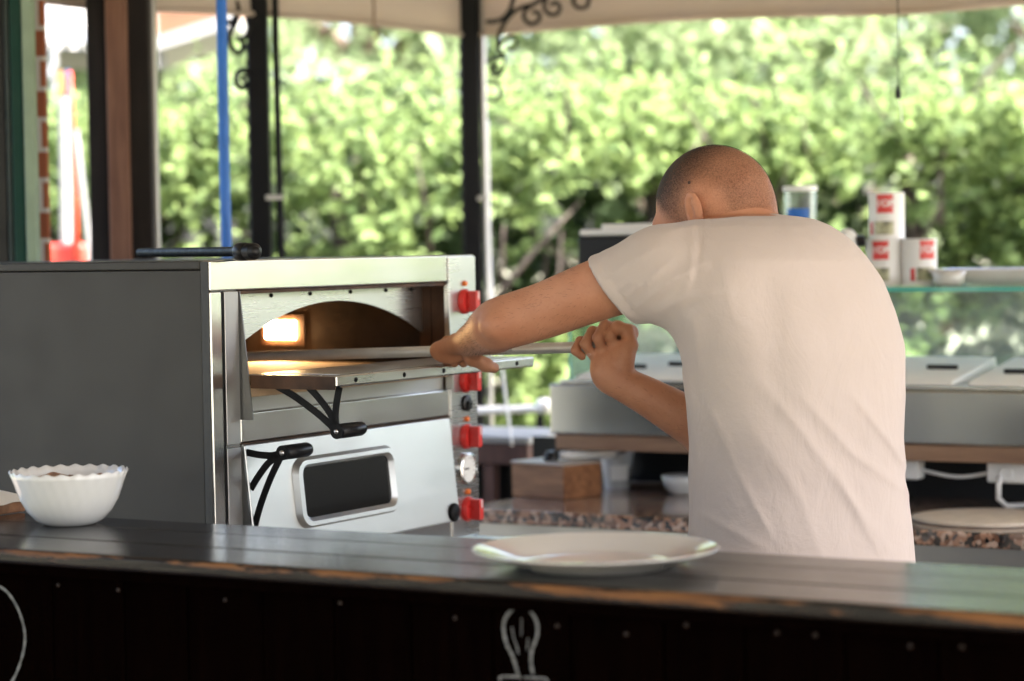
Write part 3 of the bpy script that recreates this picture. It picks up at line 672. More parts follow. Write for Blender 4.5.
tag(obj('plug_lead', q, M['white_plastic'], None, smooth=True), 'white lead hanging down from the right socket', 'lead')
# dough on the counter
p = PZ(985, 520, GZ); q = MB(); q.lathe([(0, 0), (.145, 0), (.152, .003), (.150, .008), (.135, .0105), (0, .011)], (p.x, p.y, GZ + .0003), 64, mod=lambda r, z, a, i: (r * (1 + .012 * math.sin(3 * a) + .008 * math.sin(7 * a)), z))
tag(obj('dough_disc', q, M['dough'], None, smooth=True), 'flat round of pale dough on the granite at the right', 'dough')
# wooden box
p = PZ(512, 496, GZ); p2 = PZ(564, 500.5, GZ); e1 = (p2 - p); e1.z = 0; bw = e1.length; e1.normalize(); e2 = Vector((-e1.y, e1.x, 0)); rz = math.atan2(e1.y, e1.x)
bx = thing('wooden_box', 'small closed wooden box on the granite behind the oven knobs', 'box', p + Z * .0004, rz + R(0))
q = MB(); q.box(0, bw, 0, .13, 0, .078); obj('box_body', q, M['wood_box'], bx, True, bevel=.002)
q = MB(); q.box(-.002, bw + .002, -.002, .132, .0785, .0835); obj('box_lid', q, wood('pale worn lid wood', (.3, .25, .2), (.5, .45, .4), .35, (1, 8, 8), 6), bx, True, bevel=.002)
kt = thing('pizza_cutter', 'white handled kitchen tool with black knob lying on the wooden box', 'tool', p + Z * .0843 + e1 * .09 + e2 * .05, rz)
q = MB(); q.lathe([(0, 0), (.009, .002), (.011, .03), (.011, .12), (.008, .135), (0, .137)], (.0, .02, .0115), 20, axis=(.55, .83, 0)); obj('handle', q, M['white_plastic'], kt, True, smooth=True)
q = MB(); q.lathe([(0, 0), (.018, .0), (.018, .012), (.012, .022), (0, .024)], (-.008, .0, .0), 24); obj('knob', q, M['black_plastic'], kt, True, smooth='auto')
# plastic tub
p = PZ(617, 488, GZ); cu_ = thing('plastic_tub', 'clear plastic tub with white label on the granite', 'tub', (p.x, p.y, GZ + .0003))
q = MB(); q.lathe([(0, .002), (.028, .002), (.03, 0), (.034, .04), (.042, .085), (.044, .088), (.0405, .085), (.033, .04), (.028, .004), (0, .004)], (0, 0, 0), 40); obj('tub_body', q, M['frosted'], cu_, True, smooth='auto')
q = MB(); q.lathe([(0, .005), (.0275, .005), (.0322, .04), (.033, .045), (0, .045)], (0, 0, 0), 32); obj('tub_contents', q, flat('pale grains', (.45, .38, .3), .9, 0, .4, 200, .5), cu_, True, smooth='auto')
q = MB(); patch(q, -.022, .022, .022, .058, .0372, .15); obj('tub_label', q, M['paper'], cu_, True)
# small bowl behind the arm
p = PZ(683, 494, GZ); q = MB(); q.lathe([(0, .003), (.026, .003), (.028, 0), (.032, .003), (.045, .022), (.052, .044), (.0505, .045), (.043, .023), (.03, .008), (0, .007)], (p.x, p.y, GZ + .0003), 48)
tag(obj('glass_bowl', q, M['milk_glass'], None, smooth=True), 'small white bowl on the granite beside the waist of the cook', 'bowl')
p = PZ(655, 486, GZ); q = MB(); q.lathe([(0, 0), (.05, 0), (.075, .01), (.09, .02), (.09, .017), (.07, .004)], (p.x, p.y, GZ + .0003), 48); tag(obj('tin_plate', q, M['steel_dull'], None, smooth=True), 'dull metal plate behind the small white bowl', 'plate')

# slatted rack left of the granite counter
p = PB(478, 430, 5.38); a0, b0 = ab(p); rk = thing('slatted_rack', 'dark brown slatted rack under a white board behind the oven', 'rack', G(a0 - .18, b0, .06), -TH)
zt_ = 1.0 - .06
q = MB(); q.hexa([(0, 0, zt_), (.33, 0, zt_), (.33, .3, zt_), (0, .3, zt_)], [(0, 0, zt_ + .018), (.33, 0, zt_ + .018), (.33, .3, zt_ + .018), (0, .3, zt_ + .018)]); obj('top_board', q, M['rack_top'], rk, True, bevel=.003)
mr = wood('reddish dark wood', (.05, .018, .013), (.11, .04, .03), .6, (9, 9, 1), 6)
q = MB(); q.box(.003, .325, .004, .03, zt_ - .055, zt_ - .001); obj('rail', q, mr, rk, True, bevel=.003)
for x_ in (.01, .1, .19, .285):
    q = MB(); q.box(x_, x_ + .035, .006, .028, 0, zt_ - .0555); obj('slat', q, mr, rk, True, bevel=.003)
q = MB(); q.box(.004, .326, .05, .29, 0, zt_ - .001); obj('back_panel', q, M['black_plastic'], rk, True)
# white pipe and black gas bottle shape behind it
q = MB(); q.tube([PB(470, 411, 5.9), PB(540, 408.5, 5.9)], .011, 14); rail = obj('rail_pipe', q, M['white_plastic'], None, smooth='auto')
tag(rail, 'white pipe rail with a round end cap, behind the oven and display', 'rail')
q = MB(); c = PB(545, 406, 5.9); q.lathe([(0, -.02), (.02, -.018), (.022, 0), (.02, .018), (0, .02)], c, 24, axis=U); obj('end_cap', q, M['white_plastic'], rail, smooth=True)
for px in (478, 540):
    c = PB(px, 411, 5.9); q = MB(); q.tube([(c.x, c.y, .0), (c.x, c.y, c.z - .011)], .011, 12); obj('leg', q, M['black_metal'], rail)
c = PB(512, 455, 5.75); gb = thing('bin', 'black lidded bin in the shade below the white pipe rail', 'bin', (c.x, c.y, 0))
q = MB(); q.lathe([(0, 0), (.15, 0), (.17, .05), (.185, .95), (0, .95)], (0, 0, 0), 32); obj('bin_body', q, M['black_plastic'], gb, True, smooth='auto')
q = MB(); q.lathe([(.19, .9505), (.192, .975), (.12, 1.0), (0, 1.01)], (0, 0, 0), 32); obj('bin_lid', q, M['black_plastic'], gb, True, smooth='auto')
# ------------------------------------------------------------------ pavilion: posts, awning, columns
def vtube(p, z0, z1, r, n=16): q = MB(); q.tube([(p.x, p.y, z0), (p.x, p.y, z1)], r, n); return q
CP = P(473, 240, 6.9); PP = P(262, 240, 6.33)
def scroll(c, r, a0, turns, plane_x, sgn=1, n=40, r1=.2):
    pts = []
    for i in range(n + 1):
        t = i / n; a = a0 + sgn * turns * 2 * math.pi * t; rr = r * (1 - (1 - r1) * t); pts.append(c + plane_x * (rr * math.cos(a)) + Z * (rr * math.sin(a)))
    return pts
def iron_post(p, label, conduit):
    t = thing('iron_post', label, 'post', (p.x, p.y, 0), 0, 'black iron posts of the pavilion')
    q = MB(); w_ = .027; q.box(-w_, w_, -w_, w_, 0, 2.75); obj('shaft', q, M['black_metal'], t, True, bevel=.006)
    q = MB(); q.prism([(-w_ + .002, -.012, .1), (-w_ + .002, -.012, 2.7)] + [(-w_ - (.0055 if i % 2 else .001), -.012, 2.7 - i * .019) for i in range(137)], (0, .012, 0))
    obj('hammered_edge', q, M['black_metal'], t, True)
    q = MB(); x_ = conduit; q.tube([(x_, -.01, .1), (x_ + .006, -.012, 1.2), (x_, -.01, 2.0), (x_, -.01, 2.7)], .0095, 10); cd_ = obj('conduit', q, M['steel_dull'] if conduit < .04 else M['black_metal'], t, True, smooth=True)
    q = MB(); q.box(w_ - .012, x_ + .012, -w_ - .003, -w_ - .0005, 1.64, 1.652); obj('clamp', q, M['steel_dull'], cd_, True)
    return t
p1 = iron_post(CP, 'black iron corner post rising behind the oven knobs', .036)
p2 = iron_post(PP, 'black iron post with conduit beside the blue pole', .047)
vx = (P(560, 60, 6.8) - P(490, 60, 6.9)); vx.z = 0; vx.normalize()
def pxd(px, py, d): return P(px, py, d)
def curve_px(pts, d0, d1=None):
    d1 = d1 or d0; n = len(pts); C = [P(x, y, d0 + (d1 - d0) * i / (n - 1)) for i, (x, y) in enumerate(pts)]; out = []
    for i in range(n - 1):
        a, b, c, d = C[max(i - 1, 0)], C[i], C[i + 1], C[min(i + 2, n - 1)]
        for t in (0, .25, .5, .75): out.append(.5 * ((2 * b) + (c - a) * t + (2 * a - 5 * b + 4 * c - d) * t * t + (3 * b - a - 3 * c + d) * t ** 3))
    return out + [C[-1]]
s1 = thing('scroll_bracket', 'curled black iron scroll bracket reaching right from the corner post', 'bracket', (CP.x, CP.y, 2.0), 0, 'wrought iron scrolls under the awning')
for pts, r_ in (([(487, 22), (500, 20), (510, 10), (514, -6)], .006), ([(498, 48), (500, 32), (508, 18), (520, 8), (534, 4), (548, -6)], .006),
              ([(534, 4), (526, 10), (524, 18), (531, 24), (539, 20), (539, 13), (533, 12)], .0055), ([(548, -4), (544, 6), (549, 14), (557, 14), (560, 7), (556, 2), (551, 5)], .0055),
              ([(498, 48), (505, 40), (513, 37), (517, 43), (513, 50), (507, 48)], .0045), ([(498, 48), (503, 54), (505, 64), (500, 74), (493, 74), (491, 67), (496, 65)], .0045),
              ([(487, 62), (493, 58), (501, 58)], .0045), ([(487, 84), (492, 82), (499, 85), (500, 94), (494, 101), (487, 99)], .004),
              ([(576, -6), (573, 2), (579, 8), (587, 6), (589, -2)], .0055)):
    q = MB(); q.tube(curve_px(pts, 6.72, 6.62), r_ * 1.1, 8); obj('scroll', q, M['black_metal'], s1, smooth=True)
s2 = thing('scroll_bracket', 'curled black iron scroll bracket between the blue pole and its post', 'bracket', (PP.x, PP.y, 2.0), 0, 'wrought iron scrolls under the awning')
for pts, r_ in (([(231, -8), (238, 8), (236, 22), (230, 32), (231, 46), (238, 53), (243, 48), (242, 40), (236, 39)], .006), ([(228, 12), (233, 10), (235, 17), (230, 23), (227, 20)], .0055),
              ([(242, 40), (247, 34), (250, 26)], .005), ([(250, 84), (242, 88), (237, 82), (237, 74), (244, 70), (250, 74)], .0065), ([(246, 84), (242, 78), (247, 76)], .005)):
    q = MB(); q.tube(curve_px(pts, 6.25), r_ * 1.15, 8); obj('scroll', q, M['black_metal'], s2, smooth=True)
# awning: canvas roof with a hanging valance
aw = thing('awning', 'beige canvas awning roof with a hanging valance over the kitchen', 'awning', (CP.x, CP.y, 2.1))
zc = P(478, 36, 6.9).z
dl = Vector((-.68, -.73, 0)); ends = [CP + dl * 3.6, CP + Z * 0, CP + U * 5.5]
path = []
for i in range(40): path.append(ends[0].lerp(ends[1], i / 40))
for i in range(61): path.append(ends[1].lerp(ends[2], i / 60))
q = MB()
hv = .42
for i, p in enumerate(path):
    dist = (p - CP).length; sag = .016 * abs(math.sin(dist * 2.4)) - .012 * dist * (1 if i >= 40 else 0); outw = Vector((.3, .95, 0)) * (.008 * math.sin(i * 1.3))
    for j in range(7): q.v.append(Vector((p.x, p.y, zc + .002 + sag * (1 - j / 6) + hv * j / 6)) + outw * (1 - j / 6))
q.f = [(i * 7 + j, (i + 1) * 7 + j, (i + 1) * 7 + j + 1, i * 7 + j + 1) for i in range(len(path) - 1) for j in range(6)]
o = obj('valance', q, M['canvas'], aw, smooth=True); o.modifiers.new('thick', 'SOLIDIFY').thickness = .002
q = MB(); q.tube([Vector((p.x, p.y, zc - .001 + .016 * abs(math.sin((p - CP).length * 2.4)) - .012 * (p - CP).length * (1 if i >= 40 else 0))) for i, p in enumerate(path)], .007, 8); obj('hem', q, M['canvas'], aw, smooth=True)
zr = zc + hv
corn = [ends[0], CP, ends[2], ends[2] - V * 10.5, ends[0] - V * 8.0 - U * 2.5]; apex = sum(corn, Vector()) / 5  # back corners pushed out behind the camera to cut sky light
q = MB(); q.v = [Vector((c.x, c.y, zr)) for c in corn] + [Vector((apex.x, apex.y, zr + .7))]; q.f = [(i, (i + 1) % 5, 5) for i in range(5)]
obj('canopy', q, M['lining'], aw, recalc=False)
for i in (0, 1, 2):
    c = corn[i]; a_ = corn[(i + 1) % 5]; q = MB(); q.tube([(c.x, c.y, zr - .02), (a_.x, a_.y, zr - .02)], .02, 8); obj('roof_bar', q, M['black_metal'], aw)
# rope hook and hanging cord
q = MB(); q.tube(curve_px([(373, -8), (374, 10), (373.5, 26), (376, 31), (378, 36), (375.5, 39), (373, 37)], 6.5), .0035, 8); tag(obj('rope_hook', q, flat('brown rope', (.18, .12, .08), .8), None, smooth=True), 'short brown rope with a hook hanging from the left valance', 'hook')
hc = thing('hanging_cord', 'thin dark cord with a small weight hanging at the right', 'cord', P(898, 100, 5.4))
q = MB(); q.tube([P(897.5, -10, 5.4), P(898.5, 40, 5.4), P(898, 86, 5.4)], .0014, 6); obj('cord', q, M['black_plastic'], hc)
q = MB(); q.lathe([(0, -.018), (.006, -.016), (.0065, -.004), (.0025, .012), (0, .014)], P(898, 91, 5.4), 16); obj('weight', q, M['black_plastic'], hc, smooth=True)
q = MB(); q.tube([P(898.5, 97, 5.4), P(901, 108, 5.4), P(902, 122, 5.4)], .001, 6); obj('cord_tail', q, M['steel'], hc)
# white cable beside the corner post
q = MB(); q.tube(curve_px([(488, 120), (489, 190), (490, 250), (493, 300), (500, 350), (506, 400), (512, 445)], 6.7, 6.2), .0036, 8); tag(obj('white_cable', q, M['white_plastic'], None, smooth=True), 'white cable running down beside the corner post', 'cable')
# blue pole
q = MB(); q.tube([P(221, -20, 5.3), P(222, 40, 5.3), P(224.5, 170, 5.3), P(227, 262, 5.3), P(232, 480, 5.3)], .0118, 16); e = P(232, 480, 5.3); q.tube([e, Vector((e.x + .03, e.y, .06))], .0118, 12)
tag(obj('blue_pole', q, M['blue'], None, smooth='auto'), 'thin bright blue pole standing behind the oven', 'pole')
# wooden column
def slabcol(t, px0, px1, d, mat, name, th=.06, top=2.9):
    a = P(px0, 255, d); b = P(px1, 255, d); q = MB(); dx = b - a; dx.z = 0; n = Vector((-dx.y, dx.x, 0)).normalized() * th
    lean = (P(px0, 0, d) - P(px0, 510, d)); lean = lean / lean.z; 
    lo = [Vector((p.x, p.y, 0)) for p in (a, b, b + n, a + n)]; q.hexa(lo, [p + Z * top for p in lo]); return obj(name, q, mat, t, bevel=.004)
c = P(122, 255, 5.8); wc = thing('wooden_column', 'broad dark wooden column with its lit face painted paler brown', 'column', (c.x, c.y, 0))
slabcol(wc, 91, 110, 5.80, M['wood_dark'], 'side_board', .12); slabcol(wc, 110.2, 130.8, 5.77, M['wood_lit'], 'middle_board', .1); slabcol(wc, 131, 153.5, 5.80, M['wood_dark'], 'side_board', .12); slabcol(wc, 153.7, 160, 5.84, M['steel_dull'], 'metal_strip', .03)  # lit and darker faces of the column painted as separate wood tones
c = P(15, 255, 5.4); gf = thing('green_door_frame', 'dark green painted door frame with pale moulding', 'door frame', (c.x, c.y, 0))
slabcol(gf, -60, 9, 5.42, M['black_plastic'], 'panel', .05); slabcol(gf, 9.2, 14.5, 5.40, flat('very dark green', (.006, .02, .015), .5), 'jamb', .05); slabcol(gf, 14.7, 26.5, 5.38, M['green_paint'], 'post', .06); slabcol(gf, 26.7, 36.5, 5.36, M['pale_green'], 'moulding', .05)
c = P(42, 255, 5.6)
bp = thing('brick_pier', 'narrow pier of red brown bricks with pale joints', 'pier', (c.x, c.y, 0))
k = N('brick face'); kb = k.n('ShaderNodeTexBrick'); kb.inputs['Scale'].default_value = 1; kb.inputs['Brick Width'].default_value = .21; kb.inputs['Row Height'].default_value = .07; kb.inputs['Mortar Size'].default_value = .006
kb.inputs['Color1'].default_value = (.20, .055, .02, 1); kb.inputs['Color2'].default_value = (.26, .08, .03, 1); kb.inputs['Mortar'].default_value = (.4, .37, .33, 1)
sx = k.n('ShaderNodeCombineXYZ'); xs = k.xyz(); k.l(xs[0], sx.inputs[0]); k.l(xs[2], sx.inputs[1]); k.l(sx.outputs[0], kb.inputs['Vector']); k.set(color=kb.outputs[0], rough=.9); k.bump(kb.outputs['Fac'], -.5, .006)
slabcol(bp, 37.5, 49, 5.6, k.m, 'brickwork', .03)
# things far left beyond the columns
c = P(68, 258, 8.6); ws = thing('barrier_pole', 'white pole with red strap on a coral red base outside', 'pole', (c.x, c.y, 0))
q = MB(); q.tube([P(66, 262, 8.6), P(65, 150, 8.6), P(64, 96, 8.6)], .021, 16); q.tube([Vector((c.x, c.y, .4)), P(66, 262, 8.6)], .028, 12); obj('pole', q, M['pole_white'], ws, smooth='auto')
q = MB(); q.tube([P(63.5, 95.5, 8.6), P(63, 72, 8.6)], .024, 16); obj('pole_top', q, flat('orange brown cap', (.55, .25, .06), .5), ws, smooth='auto')
q = MB(); q.tube([P(70, 72, 8.5), P(71, 110, 8.5), P(74, 190, 8.5), P(76, 258, 8.5)], [.010, .014, .02, .026], 10, squash=.5); obj('strap', q, M['red_base'], ws, smooth=True)
q = MB(); q.tube([P(66.5, 70, 8.52), P(67, 97, 8.52)], .012, 10); obj('clip', q, flat('navy clip', (.02, .04, .12), .5), ws)
c2 = P(69, 262, 8.6); q = MB(); q.box(c2.x - .075, c2.x + .075, c2.y - .08, c2.y - .035, .0, P(69, 243, 8.6).z); obj('base', q, M['red_base'], ws, bevel=.02)
q = MB(); q.tube([P(76, 130, 8.9), P(84, 200, 8.9), P(91, 262, 8.9)], .011, 10); e = P(91, 262, 8.9); q.tube([e, (e.x + .03, e.y, 0)], .011, 8); tag(obj('grey_stake', q, M['steel_dull'], None, smooth='auto'), 'thin grey stake leaning beside the white and red pole', 'stake')
# neighbour's canopy
nc = thing('neighbour_canopy', 'pale ribbed canopy roof beyond the brick pier', 'canopy', P(60, 40, 10))
q = MB(); a = P(20, 48, 10); b = P(100, 50, 10); q.hexa([a, b, b + Vector((.1, 1.2, .0)), a + Vector((-.1, 1.2, 0))], [a + Z * .3 + Vector((0, .9, .2)), b + Z * .3 + Vector((0, .9, .2)), b + Vector((.1, 1.25, .6)), a + Vector((-.1, 1.25, .6))]); obj('roof', q, M['ribbed'], nc)
q = MB()
for i in range(6): t0 = i / 5; s_ = a.lerp(b, t0) + Vector((0, -.01, .02)); q.tube([s_, s_ + Vector((0, .9, .48))], .014, 8)
obj('ribs', q, M['steel_dull'], nc)
q = MB(); c = P(53, 70, 9.95); q.box(c.x - .03, c.x + .01, c.y, c.y + .05, c.z - .03, c.z + .02); q.tube([a.lerp(b, .42), Vector((a.lerp(b, .42).x, a.y, 0))], .02, 8); obj('support', q, M['steel_dull'], nc)
hr = thing('garden_roof', 'sloping brown roof eave with white edge above the hedge', 'roof', P(190, 30, 11))
a = P(120, 62, 11); b = P(232, 26, 11); q = MB(); q.hexa([a, b, b + Vector((0, 1, .02)), a + Vector((0, 1, .02))], [a + Z * .06, b + Z * .06, b + Vector((0, 1, .08)), a + Vector((0, 1, .08))]); obj('fascia', q, M['pole_white'], hr)
a = P(120, 48, 11.05); b = P(232, 12, 11.05); q = MB(); q.hexa([a, b, b + Vector((0, 1, .0)), a + Vector((0, 1, .0))], [a + Z * .3, b + Z * .3, b + Vector((0, 1, .3)), a + Vector((0, 1, .3))]); obj('roof_slope', q, flat('brown roof boards', (.13, .06, .03), .8), hr)
q = MB(); c = P(150, 200, 11.4); q.box(c.x - .05, c.x + .05, c.y, c.y + .1, 0, a.z + .1); obj('support', q, M['wood_dark'], hr)

# ------------------------------------------------------------------ hedge and trees
LEAF = np.array([[0, 0, 0], [.26, .3, .05], [.24, .68, .03], [0, 1, -.10], [-.24, .68, .03], [-.26, .3, .05], [0, .5, -.04]], np.float32)
LF = np.array([[0, 1, 6, 5], [1, 2, 3, 6], [6, 3, 4, 5]])
def leaves(pos, dirs, size):
    n = len(pos); d = dirs / np.linalg.norm(dirs, axis=1, keepdims=True)
    a = RNG.normal(size=(n, 3)) * .55 + np.array([0, -.35, .9]); x = np.cross(d, a); x /= np.linalg.norm(x, axis=1, keepdims=True) + 1e-9; nn = np.cross(x, d)
    v = pos[:, None, :] + size[:, None, None] * (LEAF[None, :, 0:1] * x[:, None, :] + LEAF[None, :, 1:2] * d[:, None, :] + LEAF[None, :, 2:3] * nn[:, None, :])
    f = (np.arange(n) * 7)[:, None, None] + LF[None]
    return v.reshape(-1, 3), f.reshape(-1, 4)
def wob(x, z, s=1.0):
    return (np.sin(1.7 * s * x + 1.3) * np.cos(2.1 * s * z + .4) + .6 * np.sin(3.9 * s * x - 2.2 * s * z + 2) + .4 * np.sin(7.3 * s * x + 5.1 * s * z) + .25 * np.sin(13 * s * x - 11 * s * z + 1)) / 2.25
def sprigs(n, x0, x1, z0, z1, yf, depth, keep=None):
    x = RNG.uniform(x0, x1, n); z = RNG.uniform(z0, z1, n); dep = RNG.uniform(0, 1, n) ** 1.4 * depth
    y = yf(x, z) + dep
    if keep is not None:
        k_ = keep(x, z, dep); x, y, z = x[k_], y[k_], z[k_]
    return np.stack([x, y, z], 1)
def sprig_leaves(c, per, ln, size, outward):
    n = len(c); ax = RNG.normal(size=(n, 3)) * .55 + np.array(outward); ax /= np.linalg.norm(ax, axis=1, keepdims=True)
    t = np.tile(np.linspace(0, 1, per), n)[:, None]; A = np.repeat(ax, per, 0); C = np.repeat(c, per, 0)
    pos = C + A * t * ln; side = RNG.normal(size=(n * per, 3)); side -= A * np.sum(side * A, 1, keepdims=True); side /= np.linalg.norm(side, axis=1, keepdims=True)
    d = side * .8 + A * .55 + np.array([0, -.1, -.12]); sz = size * RNG.uniform(.6, 1.2, n * per) * (1 - .35 * t[:, 0])
    return leaves(pos, d, sz)
HY = 9.2
yf = lambda x, z: HY - .06 * x + .42 * wob(x, z) + .35 * np.clip(z - 1.6, 0, 2)
def keep(x, z, dep):
    hole = wob(x * 1.15 + 5, z * 1.7 + 2, 1.3) + .5 * np.sin(5.3 * x + 4 * z) * .5
    low = np.clip((1.95 - z) / .35, 0, 1)
    for gx, gz, rx, rz_ in ((-.66, 1.66, .30, .14), (-.30, 1.5, .2, .16), (.33, 1.78, .16, .10), (1.22, 1.86, .2, .08), (1.5, 1.52, .26, .16), (.0, 1.3, .25, .2), (-1.05, 1.55, .18, .12), (.75, 1.62, .2, .1)):
        hole = hole + .9 * np.exp(-((x - gx) / rx) ** 2 - ((z - gz) / rz_) ** 2)
    return RNG.uniform(size=len(x)) > np.clip((hole + .12) * 2.6, 0, .97) * low
hv_, hf_ = [], []; off = 0
def push(vf):
    global off
    hv_.append(vf[0]); hf_.append(vf[1] + off); off += len(vf[0])
push(sprig_leaves(sprigs(4300, -2.6, 2.9, .5, 2.0, yf, .5, keep), 8, .19, .088, (0, -.6, .55)))
push(sprig_leaves(sprigs(800, -2.6, 2.9, 1.7, 2.25, yf, .5, lambda x, z, d: RNG.uniform(size=len(x)) > (z - 1.7) * 1.7), 8, .22, .075, (0, -.2, 1.1)))
push(sprig_leaves(sprigs(900, 2.9, 10, .2, 1.75, yf, .5), 7, .24, .13, (0, -.6, .5)))  # unseen low stretch, height set to half block side light and reflections
push(sprig_leaves(sprigs(700, -7, -2.6, .2, 2.4, yf, .5), 7, .24, .13, (0, -.6, .5)))
hd = thing('hedge', 'tall leafy green hedge with dark gaps behind the kitchen', 'hedge', (0, HY, 0))
def shift(v, o): return v - np.array(o, np.float32)
mesh_np('foliage', shift(np.concatenate(hv_), hd.location), np.concatenate(hf_), M['leaf'], hd)
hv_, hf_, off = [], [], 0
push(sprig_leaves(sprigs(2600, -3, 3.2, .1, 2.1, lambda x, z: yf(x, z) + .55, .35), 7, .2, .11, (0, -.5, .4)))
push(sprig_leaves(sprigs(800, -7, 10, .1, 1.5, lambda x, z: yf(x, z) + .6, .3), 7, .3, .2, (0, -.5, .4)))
mesh_np('inner_foliage', shift(np.concatenate(hv_), hd.location), np.concatenate(hf_), M['leaf_shade'], hd)
q = MB()
for i in range(150):
    x_ = random.uniform(-2.6, 2.8); z_ = random.uniform(.7, 1.9); y_ = float(yf(np.array(x_), np.array(z_))) + random.uniform(.02, .4); p = Vector((x_, y_, z_)); d = Vector((random.gauss(0, .5), random.gauss(0, .25), random.uniform(.2, 1))).normalized(); L_ = random.uniform(.25, .6)
    q.tube([p, p + d * L_ * .5 + Vector((random.gauss(0, .03), 0, .02)), p + d * L_], [.012 * random.uniform(.5, 1.3), .009, .004], 6)
for px, py0, py1 in ((365, 260, 150), (330, 262, 170), (400, 262, 185), (905, 260, 160), (640, 262, 130)):
    d_ = 9.55; a = P(px, 330, d_); b = P(px + random.uniform(-20, 20), py1, d_); q.tube([Vector((a.x, a.y, 0)), a, a.lerp(b, .5) + Vector((.04, 0, 0)), b], [.06, .055, .045, .02], 8)
obj('branches', q, M['branch'], hd, smooth=True)
# trees beyond
def tree(x, y, h, cr, label, n=850, zlow=1.4, sq=1.0):
    t = thing('broadleaf_tree', label, 'tree', (x, y, 0), 0, 'trees beyond the hedge')
    q = MB(); top = Vector((x + random.uniform(-.3, .3), y, h * .8)); q.tube([(x, y, 0), (x + .05, y, h * .25), Vector((x, y, 0)).lerp(top, .6), top], [.17, .13, .09, .03], 10)
    for i in range(7):
        z_ = h * random.uniform(.25, .65); a = random.uniform(0, 6.28); e = Vector((x + cr * .8 * math.cos(a), y + cr * .8 * math.sin(a), z_ + cr * .5)); s_ = Vector((x, y, z_)); q.tube([s_, s_.lerp(e, .5) + Z * .1, e], [.06, .04, .015], 7)
    obj('trunk', q, M['trunk'], t, smooth=True)
    m_ = 26; ca = RNG.normal(size=(m_, 3)); ca /= np.linalg.norm(ca, axis=1, keepdims=True); cc = np.array([x, y, (h + zlow) / 2]) + ca * np.array([cr, cr * .8, (h - zlow) / 2]) * RNG.uniform(.4, 1, (m_, 1)) * sq
    c = cc[RNG.integers(0, m_, n)] + RNG.normal(size=(n, 3)) * cr * .24
    c = c[c[:, 2] > zlow * .8]
    v, f = sprig_leaves(c, 7, .34, .16, (0, -.3, .5)); mesh_np('crown', v - np.array([x, y, 0], np.float32), f, M['leaf_haze'], t)
tree(-2.6, 13.5, 4.6, 1.5, 'tree paled with painted haze behind the blue pole'); tree(-.7, 14.8, 5.2, 1.6, 'tree paled with painted haze between the two iron posts'); tree(1.1, 14.2, 3.4, 1.2, 'low tree showing above the head of the cook', 560)
tree(2.2, 16.5, 4.3, 1.4, 'loose tree with sky gaps above the tins', 560); tree(3.6, 14.5, 5.0, 1.5, 'leafy tree in the upper right corner')
tree(-4.6, 15.5, 5.5, 1.8, 'tall tree beyond the wooden column'); 
q = MB(); c = P(760, 60, 14); q.box(c.x - .03, c.x + .03, c.y, c.y + .05, 0, P(760, 30, 14).z); tag(obj('lamp_post', q, flat('pale grey paint', (.55, .57, .6), .5), None), 'pale grey post between the trees above the cook', 'post')
